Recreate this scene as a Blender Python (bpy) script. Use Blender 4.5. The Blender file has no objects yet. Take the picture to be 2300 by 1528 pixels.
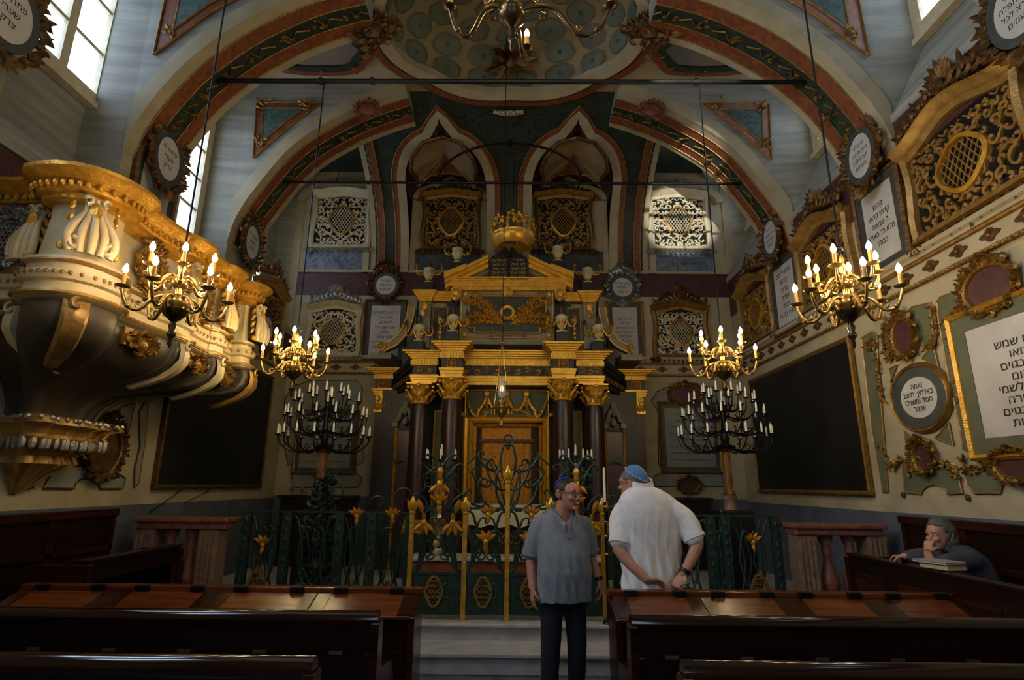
BULB_A,BULB_B,PANE,PANE2=160.,170.,4.2,20.
EXPO=.2; SUN=7000
import bpy, bmesh, math, random
from mathutils import Vector as V, Matrix as Mx
PI=math.pi; S=bpy.context.scene; COL=S.collection
sin,cos=math.sin,math.cos
# ---------------- camera numbers, also used to place things from measured pixels at a known depth
CF,CT,CP,CR=1276.,.2505,-.01,.0088
CC=V((0,0,1.6))
FW=V((sin(CP)*cos(CT),cos(CP)*cos(CT),sin(CT))); RT=V((cos(CP),-sin(CP),0)); UP=RT.cross(FW)
RT,UP=RT*cos(CR)+UP*sin(CR),UP*cos(CR)-RT*sin(CR)
def ray(x,y): return FW+RT*((x-1150)/CF)-UP*((y-764)/CF)
def atY(x,y,d): r=ray(x,y); return CC+r*((d-CC.y)/r.y)
def atX(x,y,d): r=ray(x,y); return CC+r*((d-CC.x)/r.x)
def atZ(x,y,d): r=ray(x,y); return CC+r*((d-CC.z)/r.z)
XL,XR,YB=-4.11,3.89,9.95
# ---------------- materials
MT={}
def lin(h):
    c=[int(h[i:i+2],16)/255 for i in (1,3,5)]
    return tuple((x/12.92 if x<=.04045 else ((x+.055)/1.055)**2.4) for x in c)+(1,)
def mat(n,c,c2=None,rough=.5,metal=0,scale=6,bump=0,bs=40,kind='noise',stretch=(1,1,1),lo=.35,hi=.65,emit=0,spec=.5):
    m=bpy.data.materials.new(n); m.use_nodes=True; t=m.node_tree; b=t.nodes['Principled BSDF']
    b.inputs['Roughness'].default_value=rough; b.inputs['Metallic'].default_value=metal; b.inputs['Base Color'].default_value=lin(c)
    b.inputs['Specular IOR Level'].default_value=spec
    co=t.nodes.new('ShaderNodeTexCoord'); mp=t.nodes.new('ShaderNodeMapping'); mp.inputs['Scale'].default_value=stretch
    t.links.new(co.outputs['Object'],mp.inputs['Vector'])
    if c2:
        if kind=='wave':
            x=t.nodes.new('ShaderNodeTexWave'); x.inputs['Distortion'].default_value=6; x.inputs['Detail'].default_value=3; x.inputs['Scale'].default_value=scale
        else:
            x=t.nodes.new('ShaderNodeTexNoise'); x.inputs['Scale'].default_value=scale; x.inputs['Detail'].default_value=6
            if kind=='marble': x.inputs['Distortion'].default_value=2.5
        t.links.new(mp.outputs['Vector'],x.inputs['Vector'])
        r=t.nodes.new('ShaderNodeValToRGB'); r.color_ramp.elements[0].position=lo; r.color_ramp.elements[1].position=hi
        r.color_ramp.elements[0].color=lin(c); r.color_ramp.elements[1].color=lin(c2)
        t.links.new(x.outputs['Fac' if 'Fac' in x.outputs else 0],r.inputs['Fac']); t.links.new(r.outputs['Color'],b.inputs['Base Color'])
    if bump:
        x=t.nodes.new('ShaderNodeTexNoise'); x.inputs['Scale'].default_value=bs; x.inputs['Detail'].default_value=4
        t.links.new(mp.outputs['Vector'],x.inputs['Vector'])
        q=t.nodes.new('ShaderNodeBump'); q.inputs['Strength'].default_value=bump; q.inputs['Distance'].default_value=.02
        t.links.new(x.outputs['Fac'],q.inputs['Height']); t.links.new(q.outputs['Normal'],b.inputs['Normal'])
    if emit:
        b.inputs['Emission Color'].default_value=lin(c); b.inputs['Emission Strength'].default_value=emit
    MT[n]=m; return m
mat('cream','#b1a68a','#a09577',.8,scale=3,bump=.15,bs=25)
mat('greystone','#868780','#a2a196',.75,scale=2.2,stretch=(.5,.5,5),bump=.1)
mat('coffer','#56645a','#6a7468',.6,scale=5); mat('coffer_edge','#5f5138','#75654a',.6,scale=6)
mat('greypanel','#7c807a','#8a8c82',.8,scale=3)
mat('sage','#565a44','#64674c',.75,scale=4,bump=.1)
mat('darkgreen','#1d2521','#37433a',.45,scale=7,kind='marble')
mat('bluegreen','#3c4f4d','#587069',.5,scale=7,kind='marble')
mat('redmarble','#6a3a24','#8a5234',.45,scale=6,kind='marble')
mat('pinkmarble','#8a6258','#a87f6e',.5,scale=6,kind='marble')
mat('maroon','#3f2224','#55302c',.5,scale=4,kind='marble')
mat('bluemarble','#4a5468','#7d8894',.4,scale=4,kind='marble')
mat('dado','#4e5460','#5c616a',.6,scale=3)
mat('gold','#e3ae45','#c08a2c',.36,.55,scale=12,bump=.25,bs=60)
mat('brightgold','#f2be45','#dda332',.32,.5,scale=10,bump=.12,bs=50)
mat('oldgold','#a07a38','#7c5a28',.42,.55,scale=14,bump=.35,bs=60)
mat('bronze','#52391f','#7c5d30',.42,.6,scale=18,bump=.3,bs=60)
mat('silver','#b7b6ae','#8e8d86',.32,.7,scale=16,bump=.3,bs=60)
mat('ivory','#cfc4a6','#bfb18c',.5,scale=12,bump=.15)
mat('balcony_cream','#d8c9a4','#c4b184',.42,scale=5,bump=.1)
mat('balcony_shade','#352e23','#4a4232',.5,scale=5)  # hull's cream darkened in its colour to imitate shade under the balcony
mat('goldpaint','#b08a48','#8d6a34',.4,.35,scale=10,bump=.2)
mat('white_slab','#c6c4c0','#b4b3b1',.55,scale=3)
mat('ink','#141312',rough=.6)
mat('slate','#3a3f3e','#474b49',.55,scale=5)
mat('black_slate','#0e0f10','#191a1b',.35,scale=4)
mat('gilt_ink','#c9a04a',rough=.4,metal=.4)
mat('painting','#0b0c0c','#1c1d1a',.5,scale=2,stretch=(1,1,.4))
mat('sky_paint','#7a6a4e','#9a7f5c',.7,scale=2.5)
mat('cloud_paint','#6d6f68','#8c7a66',.7,scale=1.6)
mat('red_cloth','#5a2414','#7a3a20',.7,scale=6)
mat('iron','#15161a','#202226',.4,.6,scale=20)
mat('greeniron','#1d2f28','#2c453b',.45,.3,scale=15,bump=.1)
mat('brass','#8f733f','#b79553',.3,.85,scale=10)
mat('darkbrass','#4a3a22','#6a5330',.3,.8,scale=10)
mat('candle_sleeve','#d59a45',rough=.5)
mat('wax','#e9e6de',rough=.5)
mat('wood','#220e07','#38190b',.18,scale=5,stretch=(.35,7,7))
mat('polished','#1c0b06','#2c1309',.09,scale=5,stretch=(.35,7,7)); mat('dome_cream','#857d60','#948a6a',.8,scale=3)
mat('darkwood','#160a06','#231009',.28,scale=5,stretch=(.35,6,6))
mat('deskwood','#5c2c11','#7a401b',.2,scale=4,stretch=(.4,6,6),bump=.03,bs=12)
mat('columnwood','#241311','#3a211c',.35,scale=4,kind='wave',stretch=(9,9,.5))
mat('arkdark','#1b1d1a','#2a2c27',.45,scale=4,kind='marble')
mat('arkgrey','#7d7a66','#8f8b74',.6,scale=5)
mat('doorred','#32120d','#481c14',.35,scale=3,kind='wave',stretch=(9,9,.5))
mat('curtain','#a8690c','#c98a1c',.6,.25,scale=22,bump=.2,bs=50)
mat('floor','#4b4c50','#6a6a6c',.25,scale=1.5,kind='marble')
mat('step','#a4a5a8','#bdbcba',.4,scale=2,kind='marble')
mat('balustrade','#6d3f33','#8e5c4c',.45,scale=7,kind='marble')
mat('pilastermarble','#6b5646','#8a705e',.5,scale=8,kind='marble')
mat('clothwhite','#c9c3a6','#b7b08f',.7,scale=6)
mat('velvet','#2a1a08','#3a260e',.8,scale=9)
mat('skin','#c48c74','#b27a62',.5,scale=20)
mat('skin_red','#c48a72','#b37a62',.5,scale=20)
mat('hair_dark','#1c1412','#2b201c',.6,scale=60,stretch=(1,1,.2))
mat('hair_grey','#4a4640','#75706a',.6,scale=60,stretch=(1,1,.2))
mat('hair_lady','#3b3d3a','#62645e',.6,scale=50,stretch=(1,1,.3))
mat('polo_grey','#7b8088','#878c93',.9,scale=70,bump=.12,bs=220)
mat('polo_white','#efeae6','#e4ded9',.9,scale=20,bump=.1,bs=200)
mat('jeans','#11141f','#191d2b',.85,scale=40)
mat('trousers','#3a352c','#454034',.85,scale=30)
mat('kippah_blue','#1830c8',rough=.6)
mat('kippah_sky','#5b86b8','#4d76a8',.8,scale=40)
mat('kippah_seam','#a9c0d4',rough=.8)
mat('blouse','#3a3d4a','#434653',.9,scale=30)
mat('eyewhite','#d8d4cc',rough=.3); mat('iris','#20140c',rough=.2); mat('lips','#8a4238',rough=.5); mat('teeth','#d9d2c2',rough=.3)
mat('black_plastic','#0c0c0d',rough=.35); mat('steel','#b8b5ac',rough=.25,metal=.9); mat('shoe','#16110e',rough=.4)
mat('book_red','#6a1a1c',rough=.5); mat('book_grey','#9a95a0',rough=.5); mat('page','#d6c79a','#c4b384',.8,scale=30)
mat('button','#e4e0d4',rough=.4)
def emis(n,c,s):
    m=bpy.data.materials.new(n); m.use_nodes=True; t=m.node_tree; t.nodes.clear()
    o=t.nodes.new('ShaderNodeOutputMaterial'); e=t.nodes.new('ShaderNodeEmission'); e.inputs['Color'].default_value=c; e.inputs['Strength'].default_value=s
    t.links.new(e.outputs[0],o.inputs[0]); MT[n]=m; return m
emis('bulb_warm',(1,.72,.42,1),BULB_A); emis('bulb_yellow',(1,.74,.36,1),BULB_B); emis('flame',(1,.35,.12,1),3)
mat('lampglass','#b9c2d6',rough=.2)
mat('dead_bulb','#d8d2c4',rough=.2)
# frosted daylight panes: soft pale blue light with faint streaks
def pane(n,s):
    m=emis(n,(.72,.86,1,1),s); t=m.node_tree; e=[x for x in t.nodes if x.type=='EMISSION'][0]
    co=t.nodes.new('ShaderNodeTexCoord'); mp=t.nodes.new('ShaderNodeMapping'); mp.inputs['Scale'].default_value=(6,6,.7); x=t.nodes.new('ShaderNodeTexNoise'); x.inputs['Scale'].default_value=1.6
    r=t.nodes.new('ShaderNodeValToRGB'); r.color_ramp.elements[0].color=(.34,.50,.84,1); r.color_ramp.elements[1].color=(.72,.86,1,1); r.color_ramp.elements[0].position=.35; r.color_ramp.elements[1].position=.6
    t.links.new(co.outputs['Object'],mp.inputs[0]); t.links.new(mp.outputs[0],x.inputs[0]); t.links.new(x.outputs['Fac'],r.inputs[0]); t.links.new(r.outputs[0],e.inputs['Color'])
pane('pane',PANE); pane('pane_bright',PANE2)

# ---------------- mesh builder
class MB:
    def __init__(s): s.v=[]; s.f=[]; s.T=Mx.Identity(4); s.mi=[]; s.m=0
    def add(s,vs,fs):
        n=len(s.v); s.v+=[s.T@V(p) for p in vs]; s.f+=[tuple(i+n for i in f) for f in fs]; s.mi+=[s.m]*len(fs); return s
    def box(s,x0,x1,y0,y1,z0,z1):
        return s.add([(x,y,z) for x in (x0,x1) for y in (y0,y1) for z in (z0,z1)],[(0,1,3,2),(4,6,7,5),(0,4,5,1),(2,3,7,6),(0,2,6,4),(1,5,7,3)])
    def loft(s,rings,cap=True,loop=False):
        n=len(rings[0]); vs=[p for r in rings for p in r]; fs=[]; k=len(rings)
        for i in range(k if loop else k-1):
            a=i*n; b=((i+1)%k)*n
            for j in range(n): fs.append((a+j,a+(j+1)%n,b+(j+1)%n,b+j))
        if cap and not loop: fs+= [tuple(range(n-1,-1,-1)),tuple(range((k-1)*n,k*n))]
        return s.add(vs,fs)
    def lathe(s,prof,c=(0,0,0),n=16,sx=1,sy=1,cap=True):
        return s.loft([[(c[0]+r*sx*cos(2*PI*j/n),c[1]+r*sy*sin(2*PI*j/n),c[2]+z) for j in range(n)] for r,z in prof],cap)
    def tube(s,pts,r,n=6,flat=1,cap=True):
        pts=[V(p) for p in pts]; k=len(pts); rings=[]; nrm=None
        for i,p in enumerate(pts):
            t=(pts[min(i+1,k-1)]-pts[max(i-1,0)]); t=t.normalized() if t.length>1e-9 else V((0,0,1))
            if nrm is None: nrm=V((0,1,0)) if abs(t.y)<.9 else V((1,0,0))
            nrm=(nrm-t*nrm.dot(t)); nrm=nrm.normalized() if nrm.length>1e-6 else t.orthogonal().normalized()
            b=t.cross(nrm); q=r[i] if isinstance(r,(list,tuple)) else r
            rings.append([p+nrm*(q*flat*cos(2*PI*j/n+PI/4))+b*(q*sin(2*PI*j/n+PI/4)) for j in range(n)])
        return s.loft(rings,cap)
    def sweep(s,pts,prof,out=(0,-1,0),loop=False):
        # prof: (a,b) a = sideways in the surface, b = out of it
        pts=[V(p) for p in pts]; k=len(pts); o=V(out); rings=[]
        for i,p in enumerate(pts):
            if loop: t=(pts[(i+1)%k]-pts[i]).normalized()+(pts[i]-pts[i-1]).normalized()
            else: t=pts[min(i+1,k-1)]-pts[max(i-1,0)]
            t=t.normalized() if t.length>1e-9 else V((1,0,0)); d=o.cross(t).normalized()
            if loop or 0<i<k-1:
                e=(pts[(i+1)%k]-p).normalized(); c=max(.5,abs(e.dot(t))); d=d/c
            rings.append([p+d*a+o*b for a,b in prof])
        return s.loft(rings,True,loop)
    def prism(s,poly,y0,y1):
        n=len(poly); vs=[(x,y0,z) for x,z in poly]+[(x,y1,z) for x,z in poly]
        return s.add(vs,[tuple(range(n)),tuple(range(2*n-1,n-1,-1))]+[(i,n+i,n+(i+1)%n,(i+1)%n) for i in range(n)])
    def ell(s,c,rx,ry,rz,n=8,m=5):
        return s.loft([[(c[0]+rx*sin(PI*i/m)*cos(2*PI*j/n),c[1]+ry*sin(PI*i/m)*sin(2*PI*j/n),c[2]+rz*cos(PI*i/m)) for j in range(n)] for i in range(m+1)] if False else
          [[(c[0]+max(.02,sin(PI*i/m))*rx*cos(2*PI*j/n),c[1]+max(.02,sin(PI*i/m))*ry*sin(2*PI*j/n),c[2]-rz*cos(PI*i/m)) for j in range(n)] for i in range(m+1)])
    def leaf(s,x,z,a,l,w,y=0,h=.02):
        # a carved leaf lying in the x-z plane, pointing along angle a, its rib standing out towards -y
        d=(cos(a),sin(a)); q=(-d[1],d[0]); P=lambda t,u,o:(x+d[0]*t*l+q[0]*u*w,y-o,z+d[1]*t*l+q[1]*u*w)
        vs=[P(0,0,0),P(.25,.36,h*.3),P(.25,-.36,h*.3),P(.55,.5,h*.5),P(.55,-.5,h*.5),P(.8,.28,h*.9),P(.8,-.28,h*.9),P(1,0,h*1.6),P(.3,0,h*1.3),P(.6,0,h*1.7)]
        return s.add(vs,[(0,8,1),(0,2,8),(1,8,9,3),(2,4,9,8),(3,9,5),(4,6,9),(5,9,7),(6,7,9)])
    def disc(s,c,rx,rz,y0,y1,n=28):
        return s.prism([(c[0]+rx*cos(2*PI*i/n),c[1]+rz*sin(2*PI*i/n)) for i in range(n)],y0,y1)
    def build(s,name,m,parent=None,smooth=35,bevel=0,world=False,**k):
        me=bpy.data.meshes.new(name); me.from_pydata([tuple(p) for p in s.v],[],s.f)
        bm=bmesh.new(); bm.from_mesh(me); bmesh.ops.recalc_face_normals(bm,faces=bm.faces); bm.to_mesh(me); bm.free()
        for q in (m if isinstance(m,(list,tuple)) else [m]): me.materials.append(MT[q])
        if isinstance(m,(list,tuple)): me.polygons.foreach_set('material_index',s.mi)
        if smooth:
            me.polygons.foreach_set('use_smooth',[True]*len(me.polygons)); me.set_sharp_from_angle(angle=math.radians(smooth))
        me.update()
        o=bpy.data.objects.new(name,me); COL.objects.link(o)
        if parent is not None:
            o.parent=parent
            if world: o.matrix_parent_inverse=WM[parent.name].inverted()
        if bevel:
            b=o.modifiers.new('bevel','BEVEL'); b.width=bevel; b.segments=2; b.limit_method='ANGLE'
        for a,b in k.items(): o[a]=b
        return o
WM={}
def thing(name,label,cat,loc=(0,0,0),rz=0,group=None):
    o=bpy.data.objects.new(name,None); COL.objects.link(o); o.location=loc; o.rotation_euler=(0,0,rz); o.empty_display_size=.1
    WM[o.name]=Mx.Translation(V(loc))@Mx.Rotation(rz,4,'Z')
    return tag(o,label,cat,group)
def tag(o,label,cat,group=None):
    o['label']=label; o['category']=cat
    if group: o['group']=group
    return o
def struct(o): o['kind']='structure'; return o
def dup(root,loc,rz,label,group=None,scale=None):
    def cp(o,p):
        c=o.copy(); COL.objects.link(c)
        if p: c.parent=p
        for ch in list(o.children): cp(ch,c)
        return c
    r=cp(root,None); r.location=loc; r.rotation_euler=(0,0,rz); r['label']=label
    if group: r['group']=group
    if scale: r.scale=scale
    return r
# ---------------- ornament
def spiral(x,z,r,a0,turn,n=12,y=0,inner=.12):
    # curls inwards to (x,z): first point is the tail
    return [(x+r*(1-(1-inner)*t)*cos(a0+turn*t),y,z+r*(1-(1-inner)*t)*sin(a0+turn*t)) for t in [i/n for i in range(n+1)]]
def sscroll(mb,x0,z0,x1,z1,r,y=0,th=.015,side=1,n=10):
    # an S- or C-scroll: a bowed stem between two points with a curl at each end
    dx,dz=x1-x0,z1-z0; L=math.hypot(dx,dz); ux,uz=dx/L,dz/L; nx,nz=-uz*side,ux*side
    a=math.atan2(uz,ux)
    c0=(x0+nx*r,z0+nz*r); c1=(x1+nx*r,z1+nz*r)
    s0=spiral(c0[0],c0[1],r,a-side*PI/2,-side*1.5*PI,n,y)[::-1]; s1=spiral(c1[0],c1[1],r,a-side*PI/2,side*1.5*PI,n,y)
    pts=s0+[(x0+dx*t-nx*L*.10*sin(PI*t),y,z0+dz*t-nz*L*.10*sin(PI*t)) for t in (.25,.5,.75)]+s1
    k=len(pts); mb.tube(pts,[th*(.55+.75*sin(PI*i/(k-1))) for i in range(k)],5)
def mir(fn):
    # run a drawing function on both sides of x=0
    fn(1); fn(-1)
def crest(mb,w,h,seed=0,y=0,n=5,d=.03):
    # a symmetrical rococo crest: shell, curling acanthus and small leaves; base on z=0
    R=random.Random(seed)
    for i in range(7):
        a=PI/2+(i-3)*.36; mb.leaf(0,h*.45,a,h*.5*(1-.07*abs(i-3)),h*.2,y,d)
    mb.ell((0,y-d,h*.42),h*.1,d,h*.12)
    for k in range(n):
        t=(k+.5)/n; x=w*.5*t; r=h*.16*(1.15-t*.6); zb=h*.36*(1-t)*.9+R.uniform(0,.05)*h
        for s in (1,-1):
            mb.tube([(s*p[0],p[1],p[2]) for p in spiral(x,zb+r,r,-PI*.7,PI*1.9,9,y-d*.4)],[d*(.9-.06*i) for i in range(10)],5)
            for q in range(2):
                a=R.uniform(.4,1.9); a=a if s>0 else PI-a
                mb.leaf(s*(x+R.uniform(-.3,.3)*w/n),zb+r*R.uniform(.6,1.6),a,h*R.uniform(.2,.34)*(1.1-t*.5),h*.1,y,d)
    return mb
def surround(mb,rx,rz,seed=0,y=0,n=18,s=.09,d=.03):
    # carved leaves and curls running round an oval
    R=random.Random(seed)
    for i in range(n):
        a=2*PI*i/n+PI/2; x,z=rx*cos(a),rz*sin(a); b=math.atan2(sin(a)*rx,cos(a)*rz)
        sg=1 if cos(a)>0 else -1
        mb.leaf(x,z,b+sg*R.uniform(.7,1.5),s*R.uniform(.8,1.3),s*.5,y,d)
        mb.leaf(x,z,b-sg*R.uniform(.5,1.5),s*R.uniform(.6,1.),s*.5,y,d)
        mb.ell((x+cos(b)*s*.15,y-d*.6,z+sin(b)*s*.15),s*.3,d*.8,s*.26,6,4)
        if i%3==0: mb.leaf(x,z,b+R.uniform(-.3,.3),s*R.uniform(.7,1.1),s*.55,y,d)
        if i%2==0: mb.tube(spiral(x+cos(b)*s*.45,z+sin(b)*s*.45,s*.42,b+PI,sg*PI*1.7,8,y-d*.5),[d*.55*(1-.05*j) for j in range(9)],5)
    return mb
def oval(rx,rz,n=36,c=(0,0)): return [(c[0]+rx*cos(2*PI*i/n),0,c[1]+rz*sin(2*PI*i/n)) for i in range(n)]
def mould(w,h): return [(-w/2,0),(-w/2,h*.5),(-w*.2,h),(w*.15,h*.75),(w*.3,h*.9),(w/2,h*.4),(w/2,0)]
def rectpath(x0,x1,z0,z1,y=0): return [(x0,y,z0),(x1,y,z0),(x1,y,z1),(x0,y,z1)]
def writing(name,lines,size,m,parent,loc,gap=1.35,width=None,height=None,bold=.018):
    # Hebrew letters are set from right to left, so every line is stored reversed
    from mathutils.geometry import tessellate_polygon
    cu=bpy.data.curves.new(name,'FONT'); cu.body='\n'.join(l[::-1] for l in lines); cu.size=size; cu.align_x='CENTER'; cu.align_y='CENTER'; cu.space_line=gap; cu.fill_mode='NONE'; cu.resolution_u=3; cu.offset=size*bold
    t=bpy.data.objects.new('tmp',cu); COL.objects.link(t); dg=bpy.context.evaluated_depsgraph_get(); me=bpy.data.meshes.new_from_object(t.evaluated_get(dg)); bpy.data.objects.remove(t); bpy.data.curves.remove(cu)
    nx={}
    for e in me.edges: nx.setdefault(e.vertices[0],[]).append(e.vertices[1]); nx.setdefault(e.vertices[1],[]).append(e.vertices[0])
    seen=set(); loops=[]
    for i in range(len(me.vertices)):
        if i in seen or i not in nx: continue
        L=[i]; seen.add(i); c=nx[i][0]
        while c not in seen: L.append(c); seen.add(c); c=[q for q in nx[c] if q not in seen][0] if any(q not in seen for q in nx[c]) else i
        P=[me.vertices[q].co.copy() for q in L]; ar=sum(P[k-1].x*P[k].y-P[k].x*P[k-1].y for k in range(len(P)))/2
        # stroke order of the outline: keep the direction the edges were stored in
        if (L[0],L[1]) not in {tuple(e.vertices) for e in me.edges if e.vertices[0]==L[0]}: ar=-ar
        loops.append((ar,P))
    bpy.data.meshes.remove(me)
    if not loops: return None
    sg=max(loops,key=lambda q:abs(q[0]))[0]>0
    def inp(p,P):
        r=False
        for k in range(len(P)):
            a,b=P[k-1],P[k]
            if (a.y>p.y)!=(b.y>p.y) and p.x<(b.x-a.x)*(p.y-a.y)/(b.y-a.y)+a.x: r=not r
        return r
    outs=[[P] for ar,P in loops if (ar>0)==sg]
    for ar,P in loops:
        if (ar>0)!=sg:
            for o in outs:
                if inp(P[0],o[0]): o.append(P); break
    vs=[];fs=[]
    for o in outs:
        n=len(vs); vs+=[p for P in o for p in P]; fs+=[tuple(n+i for i in f) for f in tessellate_polygon(o)]
    xs=[v.x for v in vs]; zs=[v.y for v in vs]; w,h=max(xs)-min(xs),max(zs)-min(zs)
    k=min(1,(width/w) if width else 1); kz=min(1,(height/h) if height else 1); k=min(k,kz*1.25); kz=min(kz,k*1.35)
    cx,cz=(max(xs)+min(xs))/2,(max(zs)+min(zs))/2
    g=MB(); g.add([((v.x-cx)*k,0,(v.y-cz)*kz) for v in vs],fs); o=g.build(name,m,parent,smooth=0); o.location=loc; return o
# ================= THE ROOM =================
XC=-.11
ARCH=[(-3.4,-2.55),(-1.3,-.45),(.8,1.65),(2.95,3.85),(5.2,6.05),(7.4,8.25)]   # pier / arch depths
BAYS=[(-2.55,-1.3),(-.45,.8),(1.65,2.95),(3.85,5.2),(6.05,7.4),(8.25,YB)]
ZT=7.55
struct(MB().box(XL-.6,XR+.6,-3.6,YB+.3,-.2,0).build('floor','floor'))
# floor slab seams: thin joints of the stone paving
j=MB()
for i in range(9): j.box(XL,XR,-3+i*.95,-2.992+i*.95,0,.002)
fl=bpy.data.objects['floor']; j.build('floor_joint','slate',fl)
# side walls: low plain wall, piers between the window bays, recessed back plane, sloping sill
def side(name,xw,out,zs,zw0):
    m=MB(); xo=xw+out*.45; lo=lambda a,b:(min(a,b),max(a,b))
    a,b=lo(xw,xw+out*.8); m.box(a,b,-3.4,YB+.3,0,zs)
    for y0,y1 in ARCH+[(YB-.02,YB+.3)]: m.box(a,b,y0,y1,zs,ZT+.3)
    a,b=lo(xo,xw+out*.8); m.box(a,b,-3.4,YB+.3,zs,ZT+.3)
    w=struct(m.build(name,'cream'))
    r=MB(); s=MB()
    for y0,y1 in BAYS:
        # lining of the recess: two splayed reveals and the back
        r.add([(xw,y0,zs),(xw,y0,ZT+.2),(xo-out*.004,y0+.06,ZT+.2),(xo-out*.004,y0+.06,zs)],[(0,1,2,3)])
        r.add([(xw,y1,zs),(xw,y1,ZT+.2),(xo-out*.004,y1-.06,ZT+.2),(xo-out*.004,y1-.06,zs)],[(0,1,2,3)])
        r.add([(xo-out*.004,y0+.06,zs),(xo-out*.004,y1-.06,zs),(xo-out*.004,y1-.06,ZT+.2),(xo-out*.004,y0+.06,ZT+.2)],[(0,1,2,3)])
        s.add([(xw-out*.012,y0+.05,zs),(xw-out*.012,y1-.05,zs),(xo-out*.01,y1-.07,zw0),(xo-out*.01,y0+.07,zw0)],[(0,1,2,3)])
        s.box(*lo(xw-out*.03,xw+out*.05),y0,y1,zs-.10,zs)
    r.build('window_reveal','greystone',w,smooth=0); s.build('sloping_sill','greystone',w,smooth=0)
    return w
WL=side('wall_left',XL,-1,4.28,4.8); WR=side('wall_right',XR,1,5.36,6.2)
back=MB().box(XL-.8,XR+.8,YB,YB+.3,0,8.2); WB=struct(back.build('wall_back','cream'))
struct(MB().box(XL-.8,XR+.8,-3.8,-3.4,0,8.2).build('wall_front','cream'))
# dado of grey-blue paint at the foot of the walls, a thin coat standing proud
MB().box(XL,XL+.012,-3.4,YB,0,1.365).build('dado','dado',WL,kind='structure'); MB().box(XR-.012,XR,-3.4,YB,0,1.365).build('dado','dado',WR,kind='structure')
MB().box(XL,XR,YB-.012,YB,0,1.40).build('dado','dado',WB,kind='structure')
# maroon band above the screens
MB().box(XR-.01,XR,-3.4,YB,4.6,5.26).build('maroon_band','maroon',WR); MB().box(XL,XL+.01,-3.4,YB,3.7,4.18).build('maroon_band','maroon',WL)
MB().box(XL,XR,YB-.01,YB,4.98,5.42).build('maroon_band','maroon',WB)
# ---------------- windows: arched casements with glazing bars
def window(n,xw,out,yc,w,z0,z1,rows,pm='pane'):
    m=MB(); g=MB(); x=xw+out*.45; r=w/2; F=lambda y,z,d:(x-out*d,y,z)
    def arc(rr,zz,k=12): return [(yc+rr*cos(PI*i/k),zz+rr*.75*sin(PI*i/k)) for i in range(k+1)]
    zs=z1-r*.75
    poly=[(yc+r,z0)]+arc(r,zs)+[(yc-r,z0)]
    g.add([F(y,z,.03) for y,z in poly],[tuple(range(len(poly)))])
    path=[F(y,z,.03) for y,z in poly]
    m.sweep(path,[(-.09,0),(-.09,.05),(.05,.06),(.05,0)],out=(-out,0,0),loop=True)
    m.box(min(x-out*.03,x-out*.08),max(x-out*.03,x-out*.08),yc-.05,yc+.05,z0,z1-.03)
    for i in range(1,rows+1):
        z=z0+(zs-z0)*i/rows; t=.035 if i==rows else .02
        m.box(min(x-out*.03,x-out*.07),max(x-out*.03,x-out*.07),yc-r,yc+r,z-t,z+t)
    for q in (-1,1): m.box(min(x-out*.03,x-out*.06),max(x-out*.03,x-out*.06),yc+q*r/2-.006,yc+q*r/2+.006,zs,z1-.12)
    m.box(min(x-out*.02,x-out*.12),max(x-out*.02,x-out*.12),yc-r-.08,yc+r+.08,z0-.12,z0-.05)
    o=struct(m.build('window_%d'%n,'ivory')); g.build('glazing',pm,o,smooth=0)
for i,(yc,z0,z1) in enumerate([(4.70,5.52,7.5),(6.74,4.82,7.0),(8.78,4.82,6.55),(2.3,4.7,7.3),(.15,4.7,7.3)]): window(1+i,XL,-1,yc,.98 if i<3 else 1.06,z0,z1,[3,4,4,4,4][i],'pane' if i<3 else 'pane_bright')
for i,(yc,z0,z1) in enumerate([(4.62,6.32,7.5),(6.75,6.32,7.3),(9.2,6.34,7.2),(2.3,6.3,7.4),(.15,6.3,7.4)]): window(6+i,XR,1,yc,1.0,z0,z1,2)
# glowing windows added to the unseen entrance wall to brighten the people
for i,xc in enumerate((-2.0,1.8)):
    m=MB(); m.sweep(rectpath(xc-.5,xc+.5,2.6,5.6,-3.39),[(-.07,0),(-.07,.06),(.07,.06),(.07,0)],out=(0,1,0),loop=True); m.box(xc-.04,xc+.04,-3.39,-3.33,2.6,5.6)
    for z in (3.35,4.1,4.85): m.box(xc-.5,xc+.5,-3.39,-3.34,z-.025,z+.025)
    o=struct(m.build('window_%d'%(11+i),'ivory')); MB().add([(xc-.5,-3.38,2.6),(xc+.5,-3.38,2.6),(xc+.5,-3.38,5.6),(xc-.5,-3.38,5.6)],[(0,1,2,3)]).build('glazing','pane',o,smooth=0)
# ---------------- ceiling, arches and vaults
cl=MB(); rim=(1.68,1.27,6.3)
def rectpt(a,x0,x1,y0,y1,cx,cy):
    c,s=cos(a),sin(a); k=min(((x1-cx)/c if c>1e-9 else (x0-cx)/c if c<-1e-9 else 1e9),((y1-cy)/s if s>1e-9 else (y0-cy)/s if s<-1e-9 else 1e9)); return (cx+c*k,cy+s*k)
N=72; A=[2*PI*i/N+.0001 for i in range(N)]
ia=[(XC+rim[0]*cos(a),rim[2]+rim[1]*sin(a),ZT) for a in A]; oa=[rectpt(a,XL-.8,XR+.8,3.4,7.9,XC,rim[2])+(ZT,) for a in A]
cl.add(ia+oa,[(i,(i+1)%N,N+(i+1)%N,N+i) for i in range(N)])
cl.add([(XL-.8,-3.8,ZT+.05),(XR+.8,-3.8,ZT+.05),(XR+.8,3.45,ZT+.05),(XL-.8,3.45,ZT+.05)],[(0,1,2,3)])
cl.add([(XL-.8,7.85,ZT+.1),(XR+.8,7.85,ZT+.1),(XR+.8,YB+.3,ZT+.1),(XL-.8,YB+.3,ZT+.1)],[(0,1,2,3)])
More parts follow.
